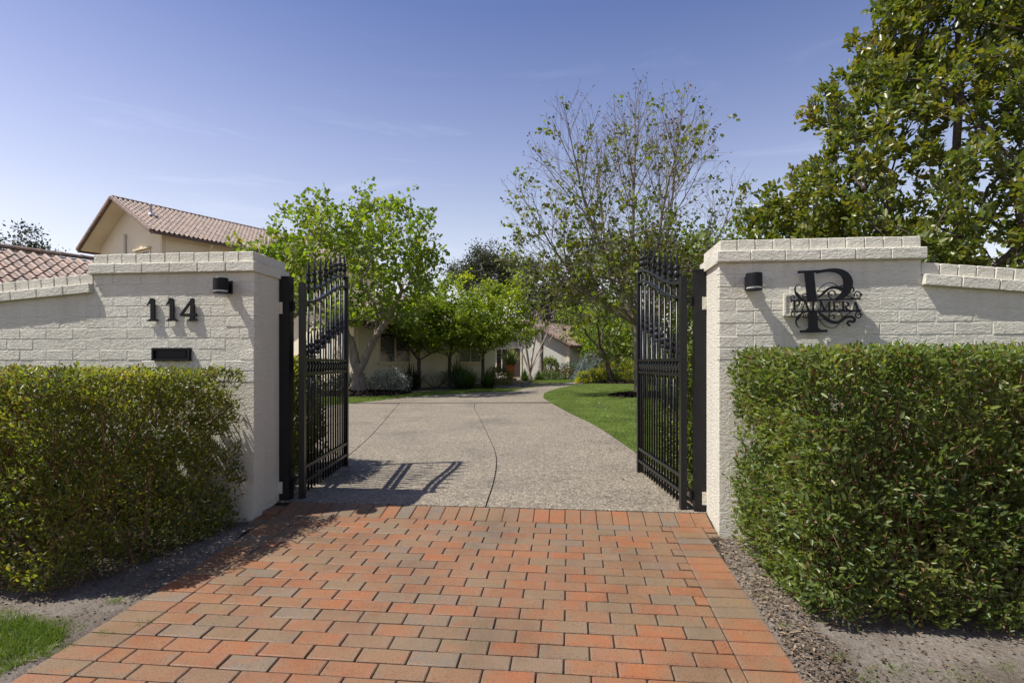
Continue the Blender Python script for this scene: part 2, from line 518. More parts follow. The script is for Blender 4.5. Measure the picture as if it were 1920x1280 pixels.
M['cream_trim'] = render_wall('cream_trim_paint', (0.60, 0.52, 0.36))
M['pale'] = render_wall('pale_render', (0.44, 0.43, 0.37))
M['gutter'] = plain('brown_gutter', (0.085, 0.04, 0.028), 0.45, 0, 0.5, 0.1, 5)
M['tile'] = tile_mat()
M['white'] = plain('shutter_white', (0.55, 0.53, 0.47), 0.5, 0, 0.4, 0.05, 4)
M['glass'] = plain('window_glass', (0.01, 0.012, 0.014), 0.08, 0, 0.6, 0.1, 2)
M['dark'] = plain('dark_door', (0.03, 0.022, 0.018), 0.5, 0, 0.4, 0.2, 4)
M['pipe'] = plain('grey_pipe', (0.34, 0.36, 0.38), 0.4, 0.3, 0.5, 0.1, 5)
M['terra'] = plain('terracotta', (0.55, 0.19, 0.06), 0.75, 0, 0.3, 0.15, 6)
M['stone'] = plain('sandstone_step', (0.42, 0.30, 0.20), 0.85, 0, 0.2, 0.15, 4, 0.003, 40)
M['lampglass'] = plain('frosted_glass', (0.42, 0.42, 0.40), 0.2, 0, 0.5, 0.05, 5)
M['chip'] = leaf_mat('wood_chip', [(0.035, 0.026, 0.018), (0.07, 0.05, 0.034), (0.13, 0.095, 0.062), (0.27, 0.21, 0.145), (0.05, 0.037, 0.026)], 0.0, 0.9, 0.1)
M['litter'] = leaf_mat('dry_leaf', [(0.07, 0.045, 0.028), (0.15, 0.10, 0.058), (0.24, 0.175, 0.11)], 0.1, 0.85, 0.1)
M['rust'] = leaf_mat('rusty_leaf', [(0.09, 0.045, 0.022), (0.16, 0.085, 0.04), (0.20, 0.13, 0.06), (0.13, 0.11, 0.04)], 0.35, 0.5, 0.3, (1.3, 1.0, 0.6))
M['hedge'] = leaf_mat('hedge_leaf', [(0.046, 0.062, 0.020), (0.080, 0.10, 0.026), (0.125, 0.152, 0.032), (0.195, 0.205, 0.038), (0.235, 0.20, 0.05)], 0.46, 0.36, 0.42, (1.9, 1.9, 0.6), 2.3)
M['hedge_b'] = leaf_mat('hedge_leaf_glossy', [(0.046, 0.070, 0.025), (0.078, 0.115, 0.034), (0.115, 0.158, 0.042), (0.175, 0.205, 0.05), (0.23, 0.215, 0.08)], 0.43, 0.35, 0.42, (1.8, 1.9, 0.6), 2.0)
M['twig'] = bark_mat('hedge_twig', (0.10, 0.056, 0.032), (0.25, 0.155, 0.09), 30)
M['grass'] = leaf_mat('grass_blade', [(0.085, 0.135, 0.020), (0.13, 0.19, 0.026), (0.18, 0.235, 0.038)], 0.35, 0.5, 0.3, (1.4, 1.5, 0.6))
M['turf'] = plain('turf_base', (0.075, 0.105, 0.022), 0.95, 0, 0.1, 0.35, 1.2, 0.02, 60)
M['maple'] = leaf_mat('maple_leaf', [(0.062, 0.105, 0.020), (0.10, 0.155, 0.025), (0.145, 0.20, 0.031), (0.19, 0.225, 0.038), (0.17, 0.15, 0.038)], 0.5, 0.42, 0.4, (1.8, 1.9, 0.5), 0.8)
M['jmaple'] = leaf_mat('young_maple_leaf', [(0.13, 0.19, 0.022), (0.20, 0.265, 0.026), (0.27, 0.315, 0.03), (0.34, 0.35, 0.036)], 0.52, 0.5, 0.3, (1.8, 1.8, 0.45), 0.7)
M['jmaple_shaded'] = leaf_mat('shaded_maple_leaf', [(0.075, 0.125, 0.018), (0.12, 0.18, 0.022), (0.17, 0.225, 0.027), (0.24, 0.28, 0.03)], 0.5, 0.5, 0.3, (1.6, 1.6, 0.45), 0.7)  # greener, darker copy of the young leaf, with foliage shade put into its colour
M['sparse'] = leaf_mat('sparse_maple_leaf', [(0.07, 0.105, 0.02), (0.115, 0.15, 0.025), (0.16, 0.185, 0.03), (0.16, 0.12, 0.036)], 0.46, 0.45, 0.4, (1.5, 1.6, 0.6), 1.0)
M['broad'] = leaf_mat('bright_leaf', [(0.09, 0.14, 0.022), (0.15, 0.21, 0.03), (0.20, 0.26, 0.038)], 0.46, 0.45, 0.4, (1.5, 1.6, 0.5), 0.6)
M['magnolia'] = leaf_mat('magnolia_leaf', [(0.048, 0.076, 0.018), (0.076, 0.112, 0.023), (0.115, 0.148, 0.027), (0.17, 0.175, 0.032), (0.205, 0.165, 0.038)], 0.36, 0.36, 0.5, (1.8, 1.7, 0.5), 0.9)
M['gum'] = leaf_mat('gum_leaf', [(0.032, 0.042, 0.022), (0.052, 0.062, 0.031), (0.078, 0.078, 0.042)], 0.25, 0.6, 0.3)
M['conifer'] = leaf_mat('conifer_leaf', [(0.022, 0.036, 0.016), (0.040, 0.056, 0.024)], 0.2, 0.6, 0.3)
M['cedar'] = leaf_mat('blue_cedar_needle', [(0.085, 0.115, 0.105), (0.15, 0.19, 0.175), (0.22, 0.26, 0.235)], 0.15, 0.6, 0.3, (1.1, 1.2, 1.0), 3.0)
M['euph'] = leaf_mat('spurge_leaf', [(0.09, 0.14, 0.09), (0.13, 0.19, 0.12)], 0.25, 0.6, 0.3)
M['euph_flower'] = leaf_mat('spurge_flower', [(0.36, 0.36, 0.03), (0.52, 0.50, 0.05)], 0.4, 0.6, 0.3, (1.3, 1.3, 0.5))
M['silver'] = leaf_mat('silver_leaf', [(0.12, 0.15, 0.12), (0.22, 0.25, 0.21), (0.45, 0.47, 0.44)], 0.2, 0.7, 0.2, (1, 1, 1))
M['strap'] = leaf_mat('strap_leaf', [(0.03, 0.06, 0.014), (0.06, 0.10, 0.02), (0.09, 0.13, 0.03)], 0.25, 0.4, 0.4)
M['flax'] = leaf_mat('dark_flax', [(0.014, 0.018, 0.010), (0.03, 0.032, 0.018)], 0.1, 0.4, 0.4, (1, 1, 1))
M['yucca'] = leaf_mat('yellow_strap_leaf', [(0.12, 0.15, 0.035), (0.24, 0.26, 0.08)], 0.25, 0.45, 0.4)
M['red'] = leaf_mat('red_petal', [(0.42, 0.03, 0.02), (0.5, 0.08, 0.02)], 0.2, 0.6, 0.3)
M['yellow'] = leaf_mat('yellow_petal', [(0.5, 0.36, 0.03), (0.55, 0.45, 0.05)], 0.2, 0.6, 0.3)
M['bark_grey'] = bark_mat('grey_bark', (0.12, 0.10, 0.08), (0.27, 0.235, 0.19), 9)
M['bark_dark'] = bark_mat('dark_bark', (0.055, 0.043, 0.034), (0.13, 0.105, 0.08), 12)
M['bark_pale'] = bark_mat('pale_bark', (0.26, 0.20, 0.15), (0.50, 0.43, 0.35), 6)
M['bark_silver'] = bark_mat('silver_bark', (0.20, 0.19, 0.18), (0.38, 0.36, 0.34), 8)
M['bark_brown'] = bark_mat('brown_bark', (0.06, 0.042, 0.03), (0.15, 0.11, 0.08), 10)

# ------------------------------------------------------------------ leaf instancing and trees
LEAF = {
 'rhomb': ([(0,0,0),(-.26,.45,.07),(0,1,-.06),(.26,.45,.07)], [[0,2,1],[0,3,2]]),
 'lance': ([(0,0,0),(-.19,.32,.06),(-.16,.68,.05),(0,1,-.08),(.16,.68,.05),(.19,.32,.06)], [[0,3,2,1],[0,5,4,3]]),
 'oval': ([(0,0,0),(-.20,.28,.05),(-.25,.62,.06),(-.12,.9,.0),(0,1,-.06),(.12,.9,.0),(.25,.62,.06),(.20,.28,.05),(0,.5,-.01)], [[0,8,2,1],[8,4,3,2],[0,7,6,8],[8,6,5,4]]),
 'maple': ([(0,0,0),(-.52,.30,-.05),(-.24,.50,.03),(-.40,.85,-.06),(0,1.02,-.1),(.40,.85,-.06),(.24,.50,.03),(.52,.30,-.05)], [[0,2,1],[0,4,3,2],[0,6,5,4],[0,7,6]]),
 'blade': ([(-.035,0,0),(.035,0,0),(.022,.55,.06),(0,1,.30),(-.022,.55,.06)], [[0,1,2,4],[4,2,3]]),
 'chip': ([(-.5,-.5,0),(.5,-.4,.05),(.45,.5,.12),(-.5,.45,.03)], [[0,1,2,3]]),
 'needle': ([(-.06,0,0),(.06,0,0),(0,1,0)], [[0,1,2]]),
}

def unit(a):
    return a/(np.linalg.norm(a, axis=-1, keepdims=True)+1e-9)

def leaves(name, shape, pos, fwd, nrm, size, mat, parent=None, stuff=True, wid=None):
    T, P = LEAF[shape]
    T = np.array(T, float)
    N = len(pos)
    if N == 0: return None
    f = unit(np.asarray(fwd, float)); n = np.asarray(nrm, float)
    s = unit(np.cross(f, n)); n = np.cross(s, f)
    size = np.broadcast_to(np.asarray(size, float), (N,))[:, None, None]
    wd = 1.0 if wid is None else wid
    V = (T[None, :, 0:1]*wd*s[:, None, :] + T[None, :, 1:2]*f[:, None, :] + T[None, :, 2:3]*n[:, None, :])*size + np.asarray(pos)[:, None, :]
    k = len(T)
    fl = np.concatenate([np.array(p) for p in P]); sz = np.array([len(p) for p in P])
    loops = (fl[None, :] + (np.arange(N)*k)[:, None]).ravel()
    me = fast_mesh(name, V.reshape(-1, 3), loops, np.tile(sz, N))
    o = link(name, me, mat, parent)
    if stuff: o['kind'] = 'stuff'
    return o

def rdir(n, r=rng):
    return unit(r.normal(size=(n, 3)))

class Tree:
    def __init__(s, seed):
        s.r = np.random.default_rng(seed); s.P = []; s.par = []; s.D = []; s.len = []; s.chains = []; s.tips = []
    def stem(s, pts, parent=-1):
        ch = [parent] if parent >= 0 else []
        last = parent
        for i, p in enumerate(pts):
            p = np.array(p, float)
            if last >= 0:
                d = p - s.P[last]; L = s.len[last] + np.linalg.norm(d)
            else:
                d = np.array(pts[1]) - p if len(pts) > 1 else np.array([0, 0, 1.]); L = 0
            s.P.append(p); s.par.append(last); s.D.append(d/(np.linalg.norm(d)+1e-9)); s.len.append(L)
            last = len(s.P)-1; ch.append(last)
        s.chains.append(ch)
        return last
    def grow(s, A, step=0.35, kang=0.6, alpha=0.12, wob=0.05, lift=0.0, tmin=0):
        """join every point of A to the tree, nearest to the crown base first"""
        c = s.P[-1] if tmin == 0 else s.P[tmin]
        A = A[np.argsort(np.linalg.norm(A - c, axis=1))]
        first = tmin
        for p in A:
            P = np.array(s.P[first:]); D = np.array(s.D[first:]); L = np.array(s.len[first:])
            v = p - P; d = np.linalg.norm(v, axis=1) + 1e-6
            cs = np.sum(v*D, axis=1)/d
            cost = d*(1 + kang*(1-cs)) + alpha*L + np.where(v[:, 2] < -0.1*d, 0.5*d, 0)
            i = int(np.argmin(cost)); dist = d[i]; i += first
            a = s.P[i]; t0 = s.D[i]*dist*0.55
            n = max(1, int(math.ceil(dist/step)))
            pts = []
            for k in range(1, n+1):
                t = k/n
                q = (1-t)**2*a + 2*(1-t)*t*(a+t0*0.9) + t*t*p
                q = q + s.r.normal(size=3)*wob*dist*0.3*math.sin(math.pi*t) + np.array([0, 0, lift*dist*math.sin(math.pi*t)])
                pts.append(q)
            s.tips.append(s.stem(pts, i))
    def radii(s, r_tip, r_base, e=2.4):
        n = len(s.P); a = np.zeros(n); kids = np.zeros(n)
        for i in range(n-1, -1, -1):
            if a[i] == 0: a[i] = r_tip**e
            if s.par[i] >= 0: a[s.par[i]] += a[i]
        r = a**(1/e)
        # ease towards the wanted base radius
        k = math.log(r_base/r_tip)/max(1e-6, math.log(r[0]/r_tip))
        s.rad = r_tip*(r/r_tip)**k
        return s.rad
    def wood(s, name, mat, parent, flare=1.25):
        V = []; F = []
        for ch in s.chains:
            if len(ch) < 2: continue
            big = s.rad[ch[1]]
            n = 10 if big > 0.07 else (6 if big > 0.02 else (4 if big > 0.008 else 3))
            ref = None; base = len(V)
            start = s.par[ch[0]] >= 0 or ch is s.chains[0]
            for j, i in enumerate(ch):
                p = s.P[i]
                t = s.P[ch[min(j+1, len(ch)-1)]] - s.P[ch[max(j-1, 0)]]
                t = t/(np.linalg.norm(t)+1e-9)
                if ref is None: ref = np.array([1., 0, 0]) if abs(t[0]) < 0.8 else np.array([0, 1., 0])
                a = ref - t*np.dot(ref, t); a /= np.linalg.norm(a); b = np.cross(t, a); ref = a
                rr = s.rad[i] if not (j == 0 and len(ch) > 1) else min(s.rad[i], s.rad[ch[1]])
                if j == 0 and s.par[i] < 0: rr = s.rad[i]*flare
                for k in range(n):
                    q = 2*math.pi*k/n
                    V.append(p + (a*math.cos(q) + b*math.sin(q))*rr)
            for j in range(len(ch)-1):
                for k in range(n):
                    k2 = (k+1) % n
                    F.append([base+j*n+k, base+j*n+k2, base+(j+1)*n+k2, base+(j+1)*n+k])
        fl = np.array([i for f in F for i in f]); 
        me = fast_mesh(name, np.array(V), fl, np.full(len(F), 4), True)
        return link(name, me, mat, parent)
    def leafpts(s, rmax, per, spread, tip_only=False, prob=1.0):
        idx = np.array([i for i in (s.tips if tip_only else range(len(s.P))) if s.rad[i] <= rmax])
        if prob < 1: idx = idx[s.r.random(len(idx)) < prob]
        idx = np.repeat(idx, per)
        P = np.array(s.P)[idx]; D = np.array(s.D)[idx]
        off = s.r.normal(size=P.shape)*spread
        return P + off, D, off

def ellipsoid_pts(r, n, c, rad, hollow=0.5, zmin=-1.0, lump=0.25):
    out = []
    ph = r.random(6)*6.28
    while len(out) < n:
        d = r.normal(size=3); d /= np.linalg.norm(d)
        q = hollow + (1-hollow)*r.random()**0.6
        q *= 1 + lump*(math.sin(3*math.atan2(d[1], d[0])+ph[0])*0.5 + math.sin(5*d[2]+ph[1])*0.5 + math.sin(7*d[0]+4*d[1]+ph[2])*0.4)
        p = d*q
        if p[2] < zmin: continue
        out.append(np.array(c) + p*np.array(rad))
    return np.array(out)

def bush_leaves(name, r, c, rad, n, size, shape, mat, parent, lump=0.18, inner=0.5, up=0.3, wid=None):
    d = unit(r.normal(size=(n, 3))); d[:, 2] = np.abs(d[:, 2])*np.where(r.random(n) < 0.8, 1, -0.4)
    ph = r.random(8)*6.28
    q = inner + (1-inner)*r.random(n)**0.45
    q = q*(1 + lump*(np.sin(4*np.arctan2(d[:, 1], d[:, 0])+ph[0]) + np.sin(6*d[:, 2]+ph[1]) + np.sin(9*d[:, 0]+5*d[:, 1]+ph[2]))*0.5)
    P = np.array(c) + d*q[:, None]*np.array(rad)
    f = unit(d*np.array([1, 1, 0.7]) + r.normal(size=(n, 3))*0.55 + np.array([0, 0, up]))
    nm = unit(rdir(n, r)*0.8 + d + np.array([0, 0, 0.5]))
    return leaves(name, shape, P, f, nm, size*(0.7+0.6*r.random(n)), mat, parent, wid=wid)

# ------------------------------------------------------------------ ground sheet
PU0, PU1 = 0.13, 3.465          # paved apron, outer edges
def axis(dense0, dense1, step, far, ratio=1.28):
    a = list(np.arange(dense0, dense1+1e-6, step))
    s = step; x = a[-1]; hi = []
    while x < far: s *= ratio; x += s; hi.append(x)
    s = step; x = a[0]; lo = []
    while x > -far: s *= ratio; x -= s; lo.append(x)
    return np.array(lo[::-1] + a + hi)

def lump(u, v):
    return (np.sin(u*3.1+v*1.7)*0.5 + np.sin(u*7.3-v*5.1+1.0)*0.3 + np.sin(u*17.0+v*13.0)*0.12 + np.sin(u*41-v*37)*0.06)

def build_ground():
    au = axis(-3.4, 6.0, 0.05, 900); av = axis(-2.6, 0.2, 0.05, 900)
    Ug, Vg = np.meshgrid(au, av)
    z = gz_v(np.maximum(Vg, -30))
    side = np.maximum(np.clip((PU0+0.035-Ug)/0.05, 0, 1), np.clip((Ug-PU1+0.035)/0.05, 0, 1))
    front = (Vg < 0.36)
    near = np.exp(-np.maximum(0, np.abs(Ug-1.8)-6)/3)
    side = side*np.clip((0.05-Vg)/0.08, 0, 1)
    zf = z - 0.075 + side*(0.064 + 0.009*lump(Ug, Vg)*near*np.clip(np.abs(Ug-1.8)-1.5, 0.1, 1))
    zb = z - 0.035 - 0.05*np.clip(1-(Vg-0.2)/0.3, 0, 1)
    Z = np.where(front, zf, zb)
    X = OX + CU*Ug + SU*Vg; Y = OY - SU*Ug + CU*Vg
    nv, nu = X.shape
    V = np.stack([X, Y, Z], -1).reshape(-1, 3)
    i = (np.arange(nv-1)[:, None]*nu + np.arange(nu-1)[None, :]).ravel()
    loops = np.stack([i, i+1, i+nu+1, i+nu], 1).ravel()
    me = fast_mesh('ground', V, loops, np.full(len(i), 4), True)
    return tag(link('ground', me, M['soil']), kind='structure')
build_ground()

# ------------------------------------------------------------------ paved apron of single clay pavers
paving = tag(empty('paved_apron', (OX, OY, 0), WALL_ROT), kind='structure')
b = MB()
vs_ = [0.352, 0.115, -0.5, -1.2, -2.2, -3.2, -6.0]
V = []; F = []
for v in vs_:
    zz = float(gz_v(v)) - 0.011
    V += [(PU0-0.002 if v < 0.1 else 0.0, v, zz), (PU1+0.002 if v < 0.1 else 3.56, v, zz)]
for i in range(len(vs_)-1):
    F.append([2*i, 2*i+2, 2*i+3, 2*i+1])
b.add(V, F); b.build('bedding_sand', M['sand'], paving)
BL, BW = 0.2270, 0.1020
PL, PW = 0.2335, 0.1084
piece_cache = {}
def paver_mesh(lx, ly, k):
    key = (round(lx, 3), round(ly, 3), k)
    if key not in piece_cache:
        me = bevelled_box(lx, ly, 0.05, 0.0045, 0.0008, k)
        me.materials.append(M['paver']); piece_cache[key] = me
    return piece_cache[key]
pavers = []
def paver(u0, u1, v0, v1, tilt=None):
    pavers.append((u0, u1, v0, v1))
UI0, UI1 = 0.365, 3.230
nrow = int((0.115+6.0)/PW)
for k in range(nrow):
    v1 = 0.115 - k*PW; v0 = v1 - BW
    g = 0.0052
    # borders, headers laid one above the other
    if v1 > -0.02:
        paver(0.012, PU0-g, v0, v1); paver(PU1+g, 3.548, v0, v1)
    paver(PU0, UI0-g, v0, v1); paver(UI1+g, PU1, v0, v1)
    off = (k % 2)*PL/2
    u = UI0 - off
    while u < UI1 - 0.03:
        a = max(u, UI0); c = min(u+BL, UI1)
        if c - a > 0.035: paver(a, c, v0, v1)
        u += PL
# soldier course against the driveway
for k in range(29):
    paver(0.012+k*0.122, 0.012+k*0.122+0.1172, 0.122, 0.348)
rest = []
count = 0
rp = random.Random(3)
pavers.sort(key=lambda q: -(q[1]-q[0])*(q[3]-q[2])/max(0.5, W((q[0]+q[1])/2, q[3])[1])**3)
for (u0, u1, v0, v1) in pavers:
    uc, vc = (u0+u1)/2, (v0+v1)/2
    X, Y = W(uc, vc)
    z = float(gz_v(vc))
    sl = math.atan(0.06) if vc < 0.115 else math.atan(0.0475/0.235)
    if Y > 1.4:
        X0, Y0 = W(uc, v1)
        px = 960+1030*X0/Y0; py = 680-1030*(float(gz_v(v1))-1.23)/Y0
        seen = -70 < px < 1950 and py < 1284
    else: seen = False
    if seen and count < 300:
        o = link('brick', paver_mesh(u1-u0, v1-v0, rp.randrange(3)), None, paving,
                 (uc, vc, z-0.025+rp.uniform(-0.0012, 0.0012)), (sl+rp.uniform(-.004, .004), rp.uniform(-.004, .004), rp.uniform(-.006, .006)))
        count += 1
    else: rest.append((u0, u1, v0, v1, z, sl))
b = MB()
for (u0, u1, v0, v1, z, sl) in rest:
    b.box(u0, u1, v0, v1, z-0.05, z-0.0005)
if rest: tag(b.build('brick_remainder', M['paver_field'], paving), kind='stuff')

# ------------------------------------------------------------------ driveway of exposed aggregate slabs with cut joints
def smooth_line(pts, n=8):
    P = np.array(pts, float); out = []
    Q = np.vstack([2*P[0]-P[1], P, 2*P[-1]-P[-2]])
    for i in range(1, len(Q)-2):
        for t in np.linspace(0, 1, n, endpoint=False):
            a, b_, c, d = Q[i-1], Q[i], Q[i+1], Q[i+2]
            out.append(0.5*((2*b_)+(-a+c)*t+(2*a-5*b_+4*c-d)*t*t+(-a+3*b_-3*c+d)*t**3))
    out.append(P[-1]); return [tuple(p) for p in out]

J2 = smooth_line([(-0.216, 4.502), (-0.182, 5.369), (-0.178, 6.327), (-0.225, 7.252), (-0.384, 8.794), (-0.651, 11.169), (-0.93, 13.622), (-1.05, 15.6)])
J1 = smooth_line([(-1.93, 4.684), (-1.96, 5.4), (-2.0, 6.1), (-2.044, 6.746), (-2.198, 8.386), (-2.44, 10.257), (-2.845, 13.201), (-3.12, 15.3)])
RE = smooth_line([(1.534, 4.316), (1.62, 5.4), (1.60, 6.96), (1.527, 9.829), (1.252, 12.898), (1.028, 16.288), (1.04, 18.2), (1.425, 20.965), (2.873, 25.736), (5.0, 30.0)])
FE = smooth_line([(-9.0, 10.6), (-6.6, 12.2), (-5.302, 13.653), (-4.575, 14.961), (-4.017, 15.914), (-3.393, 17.474), (-1.719, 19.67), (0.0, 20.981), (0.75, 24.0), (2.4, 27.6), (4.1, 30.6)])
LE = [(-2.003, 4.692), (-2.12, 5.6), (-2.2, 7.0), (-2.9, 8.2), (-4.6, 9.0), (-8.0, 9.2), (-9.0, 10.6)]

def shrink_offset(line, d):
    P = np.array(line); out = []
    for i in range(len(P)):
        t = P[min(i+1, len(P)-1)]-P[max(i-1, 0)]; t /= np.linalg.norm(t)
        out.append(tuple(P[i]+np.array([-t[1], t[0]])*d))
    return out

drive = tag(empty('driveway', (0, 0, 0)), kind='structure')
import bmesh
def sheet(name, poly, dz, mat, parent=None, depth=0.05):
    """flat-lying slab with the outline poly (X,Y), following the ground"""
    bm = bmesh.new()
    vs2 = [bm.verts.new((p[0], p[1], gz(p[0], p[1])+dz)) for p in poly]
    es = [bm.edges.new((vs2[i], vs2[(i+1) % len(vs2)])) for i in range(len(vs2))]
    bmesh.ops.triangle_fill(bm, use_beauty=True, use_dissolve=False, edges=es)
    for f in bm.faces:
        if f.normal.z < 0: f.normal_flip()
    lo = [bm.verts.new((v.co.x, v.co.y, v.co.z-depth)) for v in vs2]
    ar = sum(poly[i][0]*poly[(i+1) % len(poly)][1]-poly[(i+1) % len(poly)][0]*poly[i][1] for i in range(len(poly)))
    for i in range(len(vs2)):
        j = (i+1) % len(vs2)
        q = [vs2[i], lo[i], lo[j], vs2[j]] if ar > 0 else [vs2[j], lo[j], lo[i], vs2[i]]
        bm.faces.new(q)
    me = bpy.data.meshes.new(name); bm.to_mesh(me); bm.free()
    return link(name, me, mat, parent)

outline = RE + FE[::-1] + LE[::-1][1:]
sheet('joint_bed', outline, -0.012, M['joint'], drive, 0.05)
jw = 0.0065
def cut_at(line, Y, below=True):
    P = [p for p in line if (p[1] < Y if below else p[1] >= Y)]
    for a, c in zip(line[:-1], line[1:]):
        if (a[1]-Y)*(c[1]-Y) <= 0 and a[1] != c[1]:
            t = (Y-a[1])/(c[1]-a[1]); q = (a[0]+t*(c[0]-a[0]), Y)
            return P+[q] if below else [q]+P
    return P
YC = 5.93     # faint cut across the drive
for lo_, hi_ in ((0, YC-0.003), (YC+0.003, 15.2)):
    def seg(line):
        s_ = cut_at(line, hi_, True)
        return cut_at(s_, lo_, False) if lo_ > 0 else s_
    J2L, J2R, J1L, J1R = shrink_offset(J2, jw), shrink_offset(J2, -jw), shrink_offset(J1, jw), shrink_offset(J1, -jw)
    sheet('slab', seg(J2R)[::-1] + seg(RE), 0.0, M['agg'], drive, 0.04)
    sheet('slab', seg(J1R)[::-1] + seg(J2L), 0.0, M['agg'], drive, 0.04)
left_poly = [p for p in J1L if p[1] < 15.2]
sheet('slab', left_poly + [p for p in FE if p[1] < 15.2][::-1] + LE[::-1][1:], 0.0, M['agg'], drive, 0.04)
far_R = [p for p in RE if p[1] > 15.22]; far_F = [p for p in FE if p[1] > 15.22]
sheet('slab', far_R + far_F[::-1], 0.0, M['agg'], drive, 0.04)

# ------------------------------------------------------------------ lawns (turf sheets with real blades)
def in_poly(P, poly):
    x_, y_ = P[:, 0], P[:, 1]; c = np.zeros(len(P), bool)
    for i in range(len(poly)):
        x1, y1 = poly[i-1]; x2, y2 = poly[i]
        m = ((y1 > y_) != (y2 > y_))
        with np.errstate(divide='ignore', invalid='ignore'):
            xs = (x2-x1)*(y_-y1)/(y2-y1+1e-12)+x1
        c ^= m & (x_ < xs)
    return c

def blades(name, poly, n, hmin, hmax, parent=None, dens=None, wid=1.0, z0=0.0, tilt=0.45, holes=()):
    P = np.array(poly); lo, hi = P.min(0), P.max(0)
    pts = []
    tot = 0
    while tot < n:
        q = lo + rng.random((n*2, 2))*(hi-lo)
        k = in_poly(q, poly)
        for (hx, hy, hr) in holes: k &= ((q[:, 0]-hx)**2+((q[:, 1]-hy)*1.0)**2) > hr*hr
        if dens is not None: k &= rng.random(len(q)) < dens(q)
        pts.append(q[k]); tot += k.sum()
    q = np.concatenate(pts)[:n]
    vv = (q[:, 0]-OX)*SU+(q[:, 1]-OY)*CU
    pos = np.column_stack([q, gz_v(vv)+z0])
    f = unit(np.column_stack([rng.normal(size=(n, 2))*tilt, np.ones(n)]))
    o = leaves(name, 'blade', pos, f, rdir(n), hmin+(hmax-hmin)*rng.random(n), M['grass'], parent, wid=wid)
    return o

lawnR = RE[6:-8] + [(3.9, 27.6), (7, 26.5), (9.5, 22), (9.0, 13), (5.0, 8.6), (2.8, 6.8), (2.2, 5.6), (1.66, 5.45)]
lawn = tag(empty('lawn', (0, 0, 0)), kind='structure')
sheet('turf', [(p[0]+0.004, p[1]) for p in lawnR], 0.004, M['turf'], lawn, 0.06)
tree_mulch = [(4.3, 18.2, 1.05), (5.2, 28.6, 1.5)]
tag(blades('right_lawn_grass', lawnR, 56000, 0.03, 0.065, lawn, lambda q: np.clip(1.3*(9/np.maximum(q[:, 1], 5))**1.5, 0.12, 1), 1.6, 0.0, 0.6, tree_mulch), kind='stuff')
lawnL = FE[2:-9] + [(0.3, 22.6), (-1.2, 22.3), (-3.2, 20.6), (-4.6, 18.6), (-6.5, 17.6), (-9, 16.5), (-9, 10.65)]
sheet('turf', lawnL, 0.004, M['turf'], lawn, 0.06)
tag(blades('left_lawn_grass', lawnL, 16000, 0.04, 0.08, lawn, None, 2.2, 0.0, 0.6, [(-5.4, 19.4, 1.9)]), kind='stuff')
lawnE = [(1.6, 22.4), (2.6, 24.6), (3.05, 26.0), (4.5, 29.0), (5.0, 30.4), (3.4, 33.5), (1.8, 33.0), (1.2, 30.0)]
# strip by the entry
lawnN = [(0.9, 29.0), (2.6, 28.6), (4.0, 30.8), (4.4, 33), (2.0, 33.2), (1.1, 31.5)]
sheet('turf', lawnN, 0.004, M['turf'], lawn, 0.06)
tag(blades('entry_lawn_grass', lawnN, 4000, 0.04, 0.08, lawn, None, 2.6, 0.0, 0.6), kind='stuff')
# street verge
verge = [(-3.6, 2.95), (-2.75, 2.86), (-2.50, 2.84), (-2.36, 2.78), (-2.24, 2.74), (-2.15, 2.64), (-2.16, 2.54), (-2.22, 2.40), (-2.24, 1.6), (-3.6, 1.2)]
def gnoise(q): return np.clip(0.75+0.6*np.sin(q[:, 0]*9+1)*np.sin(q[:, 1]*11)+0.3*np.sin(q[:, 0]*31-q[:, 1]*23), 0.1, 1)
vg = tag(empty('verge_grass', (0, 0, 0)), kind='structure')
tag(blades('grass_blades', verge, 34000, 0.03, 0.07, vg, gnoise, 1.0, -0.012, 0.7), kind='stuff')
ring = [(-2.9, 2.98), (-2.45, 2.90), (-2.16, 2.80), (-2.05, 2.66), (-2.1, 2.5), (-2.3, 2.5), (-2.5, 2.8)]
tag(blades('stray_grass_blades', ring, 900, 0.02, 0.05, vg, lambda q: gnoise(q)**2, 0.8, -0.012, 0.9), kind='stuff')
verge_right = [(1.42, 2.36), (1.62, 2.42), (2.0, 2.40), (2.6, 2.44), (2.8, 1.6), (1.5, 1.7)]
tag(blades('thin_verge_grass', verge_right, 2600, 0.02, 0.05, vg, lambda q: gnoise(q*1.7)**3, 0.8, -0.01, 1.0), kind='stuff')
for (tx, ty, n_) in ((-2.19, 3.02, 60), (-1.86, 2.79, 30), (1.37, 3.02, 16), (1.35, 2.72, 16), (-2.0, 2.7, 24), (1.46, 2.46, 40)):
    tri = [(tx+0.05*math.cos(a), ty+0.03*math.sin(a)) for a in np.linspace(0, 6.28, 7)[:-1]]
    tag(blades('grass_tuft', tri, n_, 0.02, 0.045, vg, None, 1.0, -0.006, 0.9), kind='stuff')
